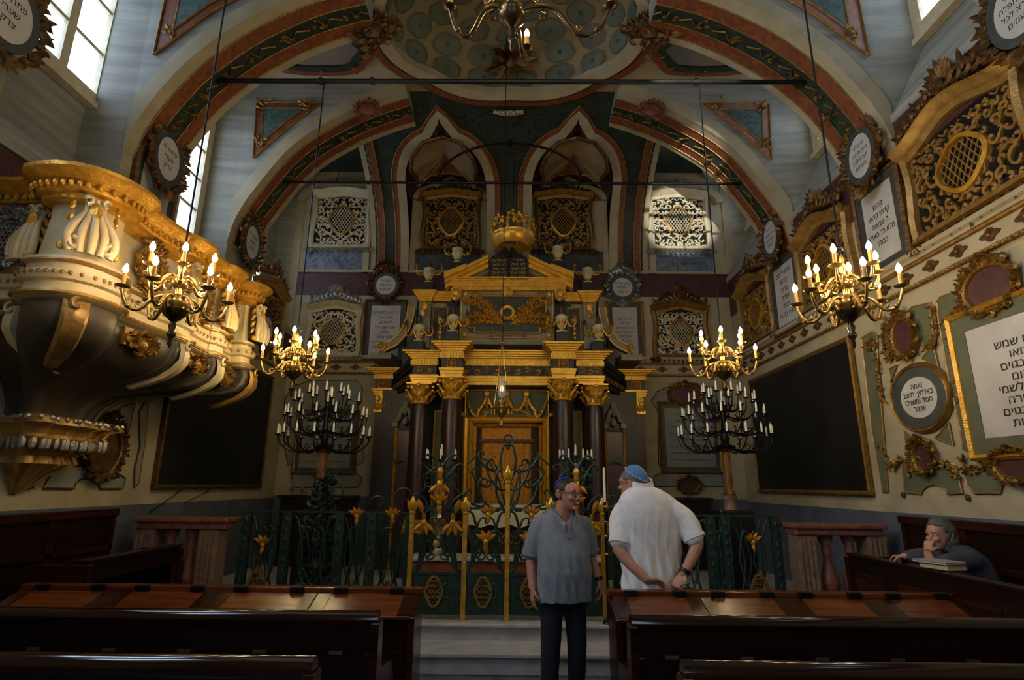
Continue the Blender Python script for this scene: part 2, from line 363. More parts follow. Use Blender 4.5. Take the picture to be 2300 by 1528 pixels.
cl.box(XL-.8,XR+.8,-3.8,YB+.3,8.7,8.8)
for q in ((XL-.8,XL-.7,-3.8,YB+.3),(XR+.7,XR+.8,-3.8,YB+.3),(XL-.8,XR+.8,YB+.2,YB+.3)): cl.box(q[0],q[1],q[2],q[3],7.4,8.8)
CE=struct(cl.build('ceiling','cream',smooth=0))
# coffered oval dome over the middle bay
dm=MB(); H=.85
def dome(a,t,off=0):
    k=cos(t*PI/2*.98); return (XC+(rim[0]-off)*k*cos(a),rim[2]+(rim[1]-off)*k*sin(a),ZT+H*sin(t*PI/2)-off*.6)
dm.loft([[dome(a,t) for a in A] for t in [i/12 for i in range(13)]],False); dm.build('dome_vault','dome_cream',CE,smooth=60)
cf=MB(); ce=MB(); fb=MB()
for k,(t,n,dt) in enumerate([(.12,17,.10),(.33,15,.10),(.53,12,.095),(.71,8,.08)]):
    for i in range(n):
        a=2*PI*(i+(k%2)*.5)/n; da=.40*2*PI/n
        def oct(sc,off):
            return [dome(a+da*sc*u,t+dt*sc*v,off) for u,v in ((-1,-.45),(-.5,-1),(.5,-1),(1,-.45),(1,.45),(.5,1),(-.5,1),(-1,.45))]
        ce.add(oct(1.0,.012),[tuple(range(8))]); cf.add(oct(.82,.022),[tuple(range(8))])
        c=dome(a,t,.03); fb.ell(c,.035,.035,.03,6,3)
ce.build('coffer_border','coffer_edge',CE,smooth=0); cf.build('coffer','coffer',CE,smooth=0); fb.build('coffer_rosette','oldgold',CE)
# scalloped lip around the dome
def scal(a,r=0,z=0):
    q=.07*abs(sin(4*a))+.02; return (XC+(rim[0]+q+r)*cos(a),rim[2]+(rim[1]+q*.9+r)*sin(a),ZT-.05+z)
B=[2*PI*i/144 for i in range(144)]
MB().loft([[ (p[0]+V((cos(a),sin(a),0)).x*u,p[1]+sin(a)*u,p[2]+w) for u,w in ((-.09,.06),(-.09,-.05),(.05,-.09),(.11,-.03),(.11,.06))] for a in B for p in [scal(a)]],False,True).build('dome_lip','cream',CE,smooth=50)
MB().loft([[ (p[0]+cos(a)*u,p[1]+sin(a)*u,p[2]+w) for u,w in ((-.06,.06),(-.06,-.04),(.06,-.04),(.06,.06))] for a in B for p in [scal(a,.19)]],False,True).build('dome_lip_band','redmarble',CE,smooth=50)
# arch profile (half), measured along the springing line
PRF=[[(4.0,4.95),(3.94,5.2),(3.86,5.42),(3.70,5.72),(3.42,6.12),(2.92,6.58),(2.28,6.95),(1.72,7.13)],[(4.0,4.95),(3.95,5.2),(3.87,5.42),(3.70,5.75),(3.22,6.46),(2.58,6.95),(1.97,7.25),(1.6,7.38)]]
def smoothp(p,n=5):
    o=[]; q=[V((a,b)) for a,b in p]
    for i in range(len(q)-1):
        p0,p1,p2,p3=q[max(i-1,0)],q[i],q[i+1],q[min(i+2,len(q)-1)]
        for j in range(n):
            t=j/n; o.append(.5*((2*p1)+(p2-p0)*t+(2*p0-5*p1+4*p2-p3)*t*t+(3*p1-p0-3*p2+p3)*t**3))
    o.append(q[-1]); return [(v.x,v.y) for v in o]
def arch(k,y0,y1,deco):
    P=smoothp(PRF[k])
    for s in (1,-1):
        m=MB(); n=len(P); ex=lambda x:XC+s*x; xe=P[-1][0]
        f=[(ex(x),y0,z) for x,z in P]; b=[(ex(x),y1,z) for x,z in P]; ft=[(ex(x),y0,ZT+.02) for x,z in P]; bt=[(ex(x),y1,ZT+.02) for x,z in P]
        vs=f+b+ft+bt; fs=[]
        for i in range(n-1):
            fs+=[(i,i+1,n+i+1,n+i),(i,i+1,2*n+i+1,2*n+i),(n+i,n+i+1,3*n+i+1,3*n+i)]
        fs.append((n-1,2*n-1,4*n-1,3*n-1)); m.add(vs,fs)
        a=m.build('transverse_arch','greystone',CE,smooth=40)
        if not deco: continue
        def band(u0,u1,off,th=.02):
            g=MB(); R=[]
            for i,(x,z) in enumerate(P):
                t=V((P[min(i+1,n-1)][0]-P[max(i-1,0)][0],P[min(i+1,n-1)][1]-P[max(i-1,0)][1])).normalized(); q=V((t.y,-t.x)); q=q if q.x<0 or q.y<0 else -q
                if q.y>0: q=-q
                R.append([(ex(x+q.x*o),y,z+q.y*o) for y,o in ((u0,off-.03),(u0,off),(u1,off),(u1,off-.03))])
            return g.loft(R)
        w=y1-y0; Y=lambda t:y0+w*t
        band(Y(.0),Y(.17),.006).build('arch_edge','cream',a); band(Y(.17),Y(.38),.014).build('arch_red_band','redmarble',a)
        band(Y(.38),Y(.66),.006).build('arch_green_band','darkgreen',a); band(Y(.66),Y(.86),.014).build('arch_red_band','redmarble',a); band(Y(.86),Y(1),.006).build('arch_edge','cream',a)
        g=MB(); R=[]
        for i,(x,z) in enumerate(P):
            t=V((P[min(i+1,n-1)][0]-P[max(i-1,0)][0],P[min(i+1,n-1)][1]-P[max(i-1,0)][1])).normalized(); q=V((-t.y,t.x)); q=q if q.y>0 else -q
            q=V((abs(q.x),q.y)); e=min(.17,(4.0-x)/max(q.x,.05)) if x>3.5 else .17
            R.append([(ex(x-.01*q.x),y0-.02,z-.01),(ex(x+q.x*e),y0-.02,z+q.y*e),(ex(x+q.x*e),y0+.02,z+q.y*e),(ex(x-.01*q.x),y0+.02,z-.01)])
        g.loft(R).build('arch_border','cream',a)
        gl=MB()
        for t in (.17,.38,.66,.86):
            gl.tube([(ex(x-.012*(1 if x>2.5 else .5)),Y(t),z-.012) for x,z in P],.009,5)
        gl.build('gilt_bead','oldgold',a)
        lf=MB(); R=random.Random(k*7+s)
        for i in range(12,n-2,3):
            x,z=P[i]; 
            for q in range(4):
                yy=Y(.52)+R.uniform(-.07,.07); lf.ell((ex(x+R.uniform(-.1,.1)),yy,z-.02+R.uniform(-.03,.0)),.035,.02,.02,6,3)
            lf.tube([(ex(x),Y(.45),z-.025),(ex((x+P[i+1][0])/2),Y(.58),(z+P[i+1][1])/2-.03),(ex(P[i+1][0]),Y(.47),P[i+1][1]-.03),(ex(P[i+2][0]),Y(.55),P[i+2][1]-.02)],.012,5)
        lf.build('gilt_foliage','oldgold',a)
        # painted triangular spandrel panel with gilt frame and corner scrolls
        tr=[(3.78,6.22),(3.84,7.16),(2.86,7.16),(3.3,6.75)] if k==1 else [(3.86,6.1),(3.84,7.35),(2.35,7.35),(3.3,6.66)]
        def tp(sc):
            cx=sum(p[0] for p in tr)/4+.08; cz=sum(p[1] for p in tr)/4+.08; return [(ex(cx+(x-cx)*sc),cz+(z-cz)*sc) for x,z in tr]
        MB().prism(tp(1),y0-.02,y0+.01).build('spandrel_border','redmarble' if s<0 else 'pinkmarble',a,smooth=0)
        MB().prism(tp(.62),y0-.03,y0).build('spandrel_field','bluegreen',a,smooth=0)
        fr=MB()
        for sc,th in ((1,.014),(.62,.012)): fr.tube([(x,y0-.028,z) for x,z in tp(sc)]+[(tp(sc)[0][0],y0-.028,tp(sc)[0][1])],th,5)
        c=tp(.68)
        for p in (c[0],c[1],c[2]):
            for q in range(7): fr.leaf(p[0]+R.uniform(-.06,.06),p[1]+R.uniform(-.02,.12),R.uniform(0,6.28),.10,.045,y0-.03,.02)
            fr.tube(spiral(p[0],p[1],.06,R.uniform(0,6),4.5,8,y0-.04),.012,5)
        fr.build('spandrel_gilding','oldgold',a)
for i,(y0,y1) in enumerate(ARCH):
    if y1>2: arch(1 if i==5 else 0,y0,y1,i>=4)
# gilt brackets where the near arch meets the dome lip, red rosettes over the far arch
for s in (1,-1):
    b=MB(); b.T=Mx.Translation((XC+s*1.72,5.95,7.08)); R=random.Random(5)
    surround(b,.16,.14,3+s,0,12,.16,.07); b.ell((0,-.02,0),.16,.1,.13); crest(b,.7,.34,4,-.02,4,.05)
    for q in range(9): b.leaf(R.uniform(-.25,.25),R.uniform(-.3,.1),R.uniform(3.4,6),.2,.09,-.03,.05)
    b.build('vault_bracket','bronze',CE)
    b=MB(); b.T=Mx.Translation((XC+s*2.12-.03,7.36,7.02)); surround(b,.15,.12,9,0,14,.08,.04); b.ell((0,-.01,0),.16,.05,.13,12,6); b.build('vault_rosette','redmarble',CE)
    # scrolling cartouche with painted clouds on the flat of the vault
    cx=XC+s*2.68; cy=6.72
    sh=[(cx+s*x,cy+y) for x,y in ((-.62,.0),(-.55,-.22),(-.3,-.33),(.1,-.36),(.45,-.3),(.72,-.1),(.78,.1),(.62,.13),(.6,.30),(.1,.33),(-.35,.31),(-.42,.16))]
    m=MB(); m.add([(x,y,ZT-.05) for x,y in sh]+[(x,y,ZT) for x,y in sh],[tuple(range(12))]+[(i,(i+1)%12,12+(i+1)%12,12+i) for i in range(12)]); m.build('cloud_panel','cloud_paint',CE,smooth=0)
    P=[V((x,y,ZT-.05)) for x,y in sh]; P=[P[i].lerp(P[(i+1)%12],t) for i in range(12) for t in (0,.5)]
    P=[(P[i-1]+P[i]*2+P[(i+1)%24])/4 for i in range(24)]
    MB().sweep(P,[(-.05,0),(-.05,.04),(.0,.05),(.05,.04),(.05,0)],out=(0,0,-1),loop=True).build('cartouche_rim','darkgreen',CE)
    Q=[V((cx,cy,ZT-.04))+(p-V((cx,cy,ZT-.04)))*1.2 for p in P]
    MB().sweep(Q,[(-.07,0),(-.07,.03),(.07,.03),(.07,0)],out=(0,0,-1),loop=True).build('cartouche_border','redmarble',CE)
    g=MB(); R=random.Random(11)
    for q in range(16):
        p=P[(q*3)%24]; g.tube([(p.x+.05*cos(t)*(1-.1*t),p.y+.05*sin(t)*(1-.1*t),ZT-.12) for t in [i*.55+q for i in range(8)]],.012,5)
    g.build('cartouche_gilding','oldgold',CE)
# ---------------- cove over the far wall with two ogee niches
CV=smoothp([(9.93,5.42),(9.90,5.85),(9.72,6.35),(9.35,6.8),(8.8,7.15),(8.2,7.4),(7.62,7.55)],6)
LN=[0]
for i in range(1,len(CV)): LN.append(LN[-1]+math.hypot(CV[i][0]-CV[i-1][0],CV[i][1]-CV[i-1][1]))
LT=LN[-1]
def cove(x,s,o=0):
    l=s*LT; i=1
    while i<len(LN)-1 and LN[i]<l: i+=1
    t=(l-LN[i-1])/(LN[i]-LN[i-1]); y=CV[i-1][0]*(1-t)+CV[i][0]*t; z=CV[i-1][1]*(1-t)+CV[i][1]*t
    d=V((CV[i][0]-CV[i-1][0],CV[i][1]-CV[i-1][1])).normalized(); return (x,y-d.y*o,z+d.x*o if False else z-abs(d.x)*o)
CX=-.17; NX=(CX-1.14,CX+1.14); W0=.76
def outline(cx,g=0):
    p=[]; w=W0+g; k=14; S0=.47
    for s in [i/8*S0 for i in range(9)]: p.append((cx-w,s))
    for i in range(1,k):
        a=PI*.43*i/k; p.append((cx-w*cos(a),S0+(.30+g*.28)*sin(a)/sin(PI*.43)*.96))
    p.append((cx-w*.11,.83+g*.28)); p.append((cx,.87+g*.3))
    return p+[(2*cx-x,s) for x,s in p[-2::-1]]
def inside(x,s):
    for cx in NX:
        if abs(x-cx)<W0+.05:
            o=outline(cx); ss=[q for q in o if q[0]<=cx]
            top=max((q[1] for q in ss if q[0]<=cx-abs(x-cx)+1e-6),default=0)
            if s<top: return True
    return False
g=MB(); nx,ns=112,60; xa,xb=CX-2.5,CX+2.5
vi={}; vs=[]; fs=[]
def vid(i,j):
    if (i,j) not in vi: vi[i,j]=len(vs); vs.append(cove(xa+(xb-xa)*i/nx,j/ns))
    return vi[i,j]
for i in range(nx):
    for j_ in range(ns):
        if not inside(xa+(xb-xa)*(i+.5)/nx,(j_+.5)/ns): fs.append((vid(i,j_),vid(i+1,j_),vid(i+1,j_+1),vid(i,j_+1)))
g.add(vs,fs); g.build('cove','darkgreen',CE,smooth=80)
def strip(pts,w,o,n,m,parent,th=.05):
    # a raised band following a line drawn on the cove
    k=len(pts); R=[]; p=[V(cove(x,s,0)) for x,s in pts]
    for i in range(k):
        t=(p[min(i+1,k-1)]-p[max(i-1,0)]).normalized(); x,s=pts[i]
        q=V(cove(x,s,.1))-V(cove(x,s,0)); q.normalize(); d=q.cross(t).normalized()
        R.append([p[i]+d*a+q*b for a,b in ((-w/2,-th),(-w/2,o),(w/2,o),(w/2,-th))])
    return MB().loft(R).build(n,m,parent,smooth=40)
for cx in NX:
    strip(outline(cx,.045),.15,.05,'niche_border','cream',CE); strip(outline(cx,.165),.09,.035,'niche_red_border','redmarble',CE)
    o=outline(cx,.212); MB().tube([cove(x,s,.045) for x,s in o],.012,5).build('niche_bead','oldgold',CE)
    o=outline(cx,-.03); m=MB(); m.loft([[cove(x,s,.03),(x,YB-.02,cove(x,s)[2]),] for x,s in o],False); m.build('niche_lining','maroon',CE,smooth=40)
    top=cove(cx,.8)[2]
    # painted sky with a tent, gilded bosses, hung under the niche vault
    pn=MB(); n_=10
    for a in range(n_):
        pass
    sk=[(.0,.42),(.12,.38),(.3,.4),(.5,.25),(.56,.0),(.5,-.3),(.54,-.5),(.3,-.46),(.0,-.52)]; sk=sk+[(-x,y) for x,y in sk[-2:0:-1]]
    yc=8.85; f=lambda x,y,d:(cx+x,yc-y,7.30-.30*x*x/.3-.10*(-y+.5)-d)
    pn.add([f(x,y,0) for x,y in sk]+[f(0,-.05,0)],[(i,(i+1)%len(sk),len(sk)) for i in range(len(sk))]); pn.build('painted_sky','sky_paint',CE,smooth=0)
    MB().tube([f(x*1.03,y*1.03,.01) for x,y in sk]+[f(*sk[0],.01)],.035,6).build('sky_frame','bronze',CE)
    tn=MB(); tn.add([f(-.22,-.44,.03),f(.22,-.44,.03),f(.12,-.3,.04),f(.05,-.15,.05),f(0,.08,.06),f(-.05,-.15,.05),f(-.12,-.3,.04)],[(0,1,2,3,4,5,6)]); tn.build('painted_tent','red_cloth',CE,smooth=0)
    # cream arch on the wall above the screen
    MB().sweep([(cx+.70*cos(a),YB-.02,6.92+.28*sin(a)) for a in [PI*i/16 for i in range(17)]],[(-.06,-.02),(-.06,.06),(.06,.06),(.06,-.02)]).build('wall_arch','cream',CE)
    MB().prism([(cx-.66,6.90)]+[(cx+.64*cos(a),6.92+.22*sin(a)) for a in [PI-PI*i/12 for i in range(13)]],YB-.02,YB-.005).build('lunette','redmarble',CE,smooth=0)
# red bands along the outer edges of the ribs
for s in (1,-1):
    rib=[(CX+s*2.38,k/24*.86) for k in range(25)]; strip(rib,.10,.035,'rib_red_band','redmarble',CE)
    b=MB()
    for q in (-.06,.06): b.tube([cove(x+q,t,.037) for x,t in rib],.009,5)
    b.build('rib_bead','oldgold',CE)
m=MB(); m.T=Mx.Translation((CX,8.0,7.42))@Mx.Rotation(-1.0,4,'X'); m.ell((0,0,0),.17,.03,.17,16,8); surround(m,.19,.2,2,0,14,.08,.03); m.build('keystone_cartouche','ivory',CE)
# curved ends of the cove, plain soffit bands beside the outer screens
for s in (1,-1):
    x=CX+s*2.47; m=MB(); m.loft([[(x,y,z),(x+s*.12,y,z),(x+s*.12,YB,z),(x,YB,z)] for y,z in CV],True); m.build('cove_end','cream',CE,smooth=40)
    m=MB(); xs=CX+s*3.25
    m.sweep([(xs+.75*cos(a),YB-.03,6.85+.35*sin(a)) for a in [PI*i/16 for i in range(17)]],[(-.07,-.02),(-.07,.10),(.07,.10),(.07,-.02)]); m.build('wall_arch','cream',CE)
    m=MB(); m.sweep([(CX+s*2.6,8.3,7.45),(CX+s*3.3,9.0,7.5),(CX+s*3.9,9.9,7.4)],[(-.07,0),(-.07,.04),(.07,.04),(.07,0)],out=(0,0,-1)); m.build('vault_strap','cream',CE)
    MB().add([(CX+s*2.5,8.25,7.53),(CX+s*4.1,8.25,7.53),(CX+s*4.1,YB,7.53),(CX+s*2.5,YB,7.53)],[(0,1,2,3)]).build('dark_vault','darkgreen',CE,smooth=0)
    # pier strip beside the side screens
    MB().box(min(CX+s*2.62,CX+s*2.74),max(CX+s*2.62,CX+s*2.74),YB-.06,YB,5.42,6.95).build('wall_strip','cream',WB)
    MB().box(min(CX+s*3.2-.62,CX+s*3.2+.62),max(CX+s*3.2-.62,CX+s*3.2+.62),YB-.02,YB,5.48,5.86).build('blue_marble_panel','bluemarble',WB)
for cx in NX: MB().box(cx-.62,cx+.62,YB-.03,YB,5.46,5.86).build('grey_marble_panel','slate',WB)
MB().box(XL,XR,YB-.05,YB,5.42,5.47).build('string_course','cream',WB)
# ---------------- friezes round the room
def frieze(n,T,L,z=3.49):
    m=MB(); m.T=T; m.box(0,L,-.04,0,z+.03,z+.22)
    o=struct(m.build('trim_%d'%n,'cream',smooth=0))
    m=MB(); m.T=T; m.sweep([(0,-.02,z+.28),(L,-.02,z+.28)],[(-.07,-.02),(-.07,.02),(-.04,.03),(0,.035),(.02,.065),(.06,.07),(.06,-.02)]); m.build('cornice_moulding','cream',o)
    m=MB(); m.T=T; m.tube([(0,-.05,z+.225),(L,-.05,z+.225)],.026,8); m.build('carved_torus','oldgold',o)
    m=MB(); m.T=T; m.tube([(0,-.04,z+.02),(L,-.04,z+.02)],.02,6); k=int(L/.06)
    for i in range(k): m.ell((i*.06+.03,-.06,z+.02),.018,.012,.016,5,3)
    m.build('bead_moulding','oldgold',o)
    m=MB(); m.T=T; k=max(2,int(L/.34))
    for i in range(k):
        x=L*(i+.5)/k; m.prism([(x+.085*cos(a)*(1+.25*cos(4*a)),z+.125+.05*sin(a)*(1+.2*cos(4*a))) for a in [2*PI*q/20 for q in range(20)]],-.055,-.04); m.ell((x,-.055,z+.125),.03,.025,.03,8,4)
    m.build('rosette','bronze',o)
TR=Mx.Translation((XR,YB,0))@Mx.Rotation(-PI/2,4,'Z'); TL=Mx.Translation((XL,-3.4,0))@Mx.Rotation(PI/2,4,'Z')
frieze(1,TR,YB+3.4); frieze(2,TL,YB+3.4); frieze(3,Mx.Translation((XL,YB,0)),1.75); frieze(4,Mx.Translation((2.0,YB,0)),XR-2.0)
# gilt bulb string of the arch rods: iron tie rods spanning the room
for y,lab in ((5.63,'thick black iron tie rod under the near arch, two chandeliers hung on it'),(7.82,'thin black iron tie rod spanning under the far arch, behind the curved hoop')):
    z=6.13 if y<6 else 6.08; o=thing('tie_rod',lab,'tie rod',(0,y,z)); r=.028 if y<6 else .02
    MB().tube([(XL+.02,0,0),(XR-.02,0,0)],r,8).build('rod','iron',o)
    m=MB()
    for x in (-2.3,2.05,-1.7): m.tube([(x-.02,0,0),(x+.02,0,0)],r*1.6,8)
    m.build('collar','iron',o)
o=thing('iron_hoop','black iron half hoop arching above the gilded crown','hoop',(0,7.8,6.1))
a=atY(985,400,7.8);b=atY(1150,322,7.8);c=atY(1305,392,7.8)
MB().tube([((a.x+c.x)/2+(c.x-a.x)/2*cos(t),0,(b.z-6.1-.0)*sin(t)) for t in [PI*i/24 for i in range(25)]],.02,7).build('hoop_bar','iron',o)
MB().tube([((a.x+c.x)/2,0,b.z-6.14),((a.x+c.x)/2,0,b.z-6.05)],.035,8).build('clamp','iron',o)
# ================= THE ARK AND THE FAR WALL =================
DI,DO,DP,DW=8.55,8.75,9.45,9.05
Zy=lambda y,d,x=1140: atY(x,y,d).z
Xx=lambda x,d,y=850: atY(x,y,d).x
ark=thing('torah_ark','monumental gilded holy ark with dark columns, tiered entablature and broken pediment at the far wall','ark',(-.13,9.2,.33))
W=dict(parent=ark,world=True)
PL=.33
# dark timber body standing behind the columns
m=MB(); x0,x1=Xx(868,9.5),Xx(1422,9.5)
m.box(x0,x1,9.3,YB-.01,PL,Zy(880,9.4)); m.box(Xx(996,9.2),Xx(1284,9.2),9.1,9.4,PL,Zy(870,9.1))
m.box(Xx(905,9.3,800),Xx(1380,9.3,800),9.25,YB-.01,Zy(880,9.4),Zy(783,9.3)); m.box(Xx(935,9.3,700),Xx(1345,9.3,700),9.3,YB-.01,Zy(783,9.3),Zy(672,9.3)); m.box(Xx(1005,9.2,650),Xx(1282,9.2,650),9.15,YB-.01,Zy(783,9.3),Zy(632,9.2))
m.build('body','arkdark',smooth=0,**W)
def cornice(mb,x0,x1,yf,yb,z1,z0,o=.15,n=5):
    # stepped cornice that flares outwards towards the top
    for i in range(n):
        t=i/n; q=o*((i+1)/n)**1.4; mb.box(x0-q,x1+q,yf-q,yb,z0+(z1-z0)*t,z0+(z1-z0)*(t+1/n)+.001)
def dentils(mb,x0,x1,yf,z0,z1,s=.045):
    k=max(2,int((x1-x0)/s))
    for i in range(k): mb.box(x0+(x1-x0)*i/k,x0+(x1-x0)*(i+.55)/k,yf-.02,yf+.01,z0,z1)
def vine(mb,x0,x1,y,z0,z1,th=.014):
    n=max(2,round((x1-x0)/(z1-z0)/1.1)); w=(x1-x0)/n; r=(z1-z0)*.42; zc=(z0+z1)/2
    for i in range(n):
        s=1 if i%2 else -1; x=x0+w*(i+.5)
        mb.tube(spiral(x,zc,r,-s*PI*.75,s*PI*2.2,11,y),[th*(1-.06*j) for j in range(12)],5); mb.ell((x,y-.01,zc),r*.3,.02,r*.3,6,3)
        for q in range(3): mb.leaf(x+w*.3,zc,q*2.1+i,r*.9,r*.4,y,.02)
def entab(x0,x1,yf,yb,zs,kind,name):
    a=MB(); cornice(a,x0,x1,yf,yb,zs[0],zs[0]-(zs[0]-zs[1])*.62); a.box(x0-.03,x1+.03,yf-.03,yb,zs[1],zs[0]-(zs[0]-zs[1])*.62)
    dentils(a,x0-.03,x1+.03,yf-.03,zs[1]+.01,zs[1]+(zs[0]-zs[1])*.30)
    o=a.build(name,'brightgold',smooth=0,bevel=.004,**W)
    MB().box(x0,x1,yf,yb,zs[2],zs[1]).build('frieze','arkdark',o,smooth=0)
    g=MB()
    if kind=='vine': vine(g,x0+.02,x1-.02,yf-.012,zs[2]+.01,zs[1]-.01)
    else:
        c=((x0+x1)/2,(zs[1]+zs[2])/2); r=(zs[1]-zs[2])*.42; g.sweep(rectpath(c[0]-r*1.1,c[0]+r*1.1,c[1]-r,c[1]+r,yf),mould(.02,.02),loop=True)
        for i in range(8): g.leaf(c[0],c[1],i*PI/4,r*.95,r*.5,yf,.02)
        g.ell((c[0],yf-.02,c[1]),r*.25,.02,r*.25)
    g.build('carving','gold',o)
    b=MB()
    for i in range(3): b.box(x0-.035+.012*i,x1+.035-.012*i,yf-.035+.012*i,yb,zs[3]+(zs[2]-zs[3])*(2-i)/3,zs[3]+(zs[2]-zs[3])*(3-i)/3)
    b.build('architrave','brightgold',o,smooth=0,bevel=.003)
    return o
def Zs(d,*ys): return [Zy(y,d) for y in ys]
ZI=Zs(DI,777,812,832,851); ZO=Zs(DO,796,827,847,865); ZPp=Zs(DP,834,856,877,892)
for a,b in ((996,1037),(1243,1285)): entab(Xx(a,DI)-.015,Xx(b,DI)+.015,DI-.17,9.1,ZI,'rosette','entablature_block')
for a,b in ((928,984),(1294,1352)): entab(Xx(a,DO)+.01,Xx(b,DO)-.01,DO-.14,9.3,ZO,'vine','entablature_block')
entab(Xx(1036,8.9),Xx(1244,8.9),8.78,9.3,Zs(8.8,791,824,846,866),'vine','central_entablature')
for a,b in ((847,883),(1404,1444)): entab(Xx(a,DP),Xx(b,DP),DP-.1,YB-.02,ZPp,'rosette','entablature_block')
def capital(mb,x,y,z0,z1,r):
    h=z1-z0; mb.lathe([(r,0),(r*1.12,.02*h),(r*1.05,.06*h),(r,.1*h),(r*1.02,.5*h),(r*1.25,.8*h),(r*1.45,.92*h)],(x,y,z0),20)
    for lev,(zz,l,n) in enumerate(((.08,.42,8),(.3,.45,8))):
        for i in range(n):
            a=2*PI*(i+lev*.5)/n; R=Mx.Translation((x+r*cos(a)*1.02,y+r*sin(a)*1.02,z0+h*zz))@Mx.Rotation(a+PI/2,4,'Z')@Mx.Rotation(.28,4,'X'); T=mb.T; mb.T=R; mb.leaf(0,0,PI/2,h*l,r*.75,0,.03); mb.ell((0,-.05,h*l*.95),r*.2,.03,h*.06,6,3); mb.T=T
    for i in range(4):
        a=PI/4+i*PI/2; T=mb.T; mb.T=Mx.Translation((x+r*1.15*cos(a),y+r*1.15*sin(a),z0+h*.78))@Mx.Rotation(a,4,'Z'); mb.tube(spiral(.0,0,h*.17,2.2,-4.6,10),[h*.055]*11,6,flat=1.5); mb.T=T
    q=r*1.5; mb.box(x-q,x+q,y-q,y+q,z1-.07*h,z1)
    for i in range(4): a=i*PI/2; mb.ell((x+q*cos(a),y+q*sin(a),z1-.12*h),r*.28,r*.28,h*.1,6,4)
def column(xp,d,ycap,yarch,r):
    x=Xx(xp,d); z1=Zy(yarch,d); zc=Zy(ycap,d); m=MB()
    m.lathe([(r*1.12,0),(r*1.08,.4),(r*1.02,1),(r,1.6),(r*.9,zc-PL-.75)],(x,d,PL+.75),24); o=m.build('column','columnwood',smooth=50,**W)
    g=MB(); capital(g,x,d,zc,z1,r*.92); g.build('capital','brightgold',o,smooth=50)
    b=MB(); b.lathe([(r*1.5,0),(r*1.5,.06),(r*1.3,.09),(r*1.45,.13),(r*1.2,.17)],(x,d,PL+.6),20); b.build('column_base','gold',o)
    b=MB(); b.box(x-r*1.6,x+r*1.6,d-r*1.6,d+r*1.6,PL,PL+.6); b.build('pedestal','arkdark',o,smooth=0,bevel=.01)
for p in ((1017,DI,900,851,.145),(1264,DI,901,851,.145),(946,DO,911,865,.14),(1334,DO,912,865,.14)): column(*p)
for a,b in ((850,882),(1406,1440)):
    x0,x1=Xx(a,DP),Xx(b,DP); o=MB().box(x0,x1,DP-.08,YB-.02,PL,Zy(930,DP)).build('pilaster','columnwood',smooth=0,**W)
    g=MB(); g.box(x0-.02,x1+.02,DP-.11,YB-.03,Zy(930,DP),Zy(922,DP)); zc=(Zy(892,DP)+Zy(926,DP))/2; h=(Zy(892,DP)-Zy(926,DP))
    g.box(x0,x1,DP-.09,YB-.03,Zy(930,DP),Zy(892,DP))
    for s in (1,-1): g.tube(spiral((x0+x1)/2+s*(x1-x0)*.36,zc+h*.25,h*.2,PI*.5,s*4.5,9,DP-.13),.02,6)
    for i in range(5): g.leaf(x0+(x1-x0)*(i+.5)/5,Zy(928,DP),PI/2,h*.6,.07,DP-.1,.04)
    g.build('capital','brightgold',o)
# slanting entablature returns linking columns and wall pilasters
for s,(a,b,c,d) in ((-1,(883,926,856,930)),(1,(1405,1352,0,0))):
    xa,xb=Xx(a,DP),Xx(b,DO); m=MB(); zt=[Zy(838,9.2),Zy(800,8.9)]; zb=[Zy(890,9.2),Zy(864,8.9)]
    for k,(u,v,o) in enumerate(((0,.22,-.06),(.22,.4,-.02),(.42,.8,.03),(.82,1,.0))):
        za=[zt[0]*(1-u)+zb[0]*u,zt[0]*(1-v)+zb[0]*v]; zc=[zt[1]*(1-u)+zb[1]*u,zt[1]*(1-v)+zb[1]*v]
        m.loft([[(xa,DP+o,za[0]),(xa,YB-.05,za[0]),(xa,YB-.05,za[1]),(xa,DP+o,za[1])],[(xb,DO+.1+o,zc[0]),(xb,YB-.05,zc[0]),(xb,YB-.05,zc[1]),(xb,DO+.1+o,zc[1])]])
    m.build('slanted_entablature','arkdark',smooth=0,**W)
    g=MB(); R=random.Random(2)
    for i in range(9):
        t=(i+.5)/9; g.ell((xa*(1-t)+xb*t,(DP)*(1-t)+(DO+.1)*t-.0,Zy(872,9.3)*(1-t)+Zy(845,8.9)*t),.05,.05,.05,6,4)
    g.build('return_carving','bronze',**W)
# doorway: gilded double frame, carved panel with swags above
x0,x1=Xx(1049,8.95,1000),Xx(1228,8.95,1000); zt=Zy(943,8.95); zb=PL+.5
m=MB(); m.sweep([(x0,8.99,zb),(x0,8.99,zt),(x1,8.99,zt),(x1,8.99,zb)],[(-.06,-.1),(-.06,.06),(-.03,.09),(0,.05),(.03,.07),(.06,.02),(.06,-.1)]); m.build('door_frame','brightgold',**W)
x2,x3=Xx(1062,9,1000),Xx(1215,9,1000); m=MB(); m.sweep([(x2,9.03,zb),(x2,9.03,zt-.09),(x3,9.03,zt-.09),(x3,9.03,zb)],[(-.035,-.1),(-.035,.03),(0,.06),(.035,.03),(.035,-.1)]); m.build('inner_frame','gold',**W)
m=MB(); xi,xj=Xx(1074,9.05,1000),Xx(1200,9.05,1000)
for xx in (xi,xj): m.box(xx-.05,xx+.05,9.02,9.3,zb,zt-.1)
m.build('door_jamb','velvet',smooth=0,**W)
m=MB(); px0,px1=Xx(1046,8.98,900),Xx(1231,8.98,900); pz0,pz1=Zy(942,8.98),Zy(878,8.98); m.box(px0,px1,8.98,9.2,pz0,pz1); o=m.build('overdoor_panel','sage',smooth=0,**W)
m=MB(); m.sweep(rectpath(px0,px1,pz0,pz1,8.97),mould(.03,.02),loop=True)
hw=(px1-px0)/2; pc=(px0+px1)/2
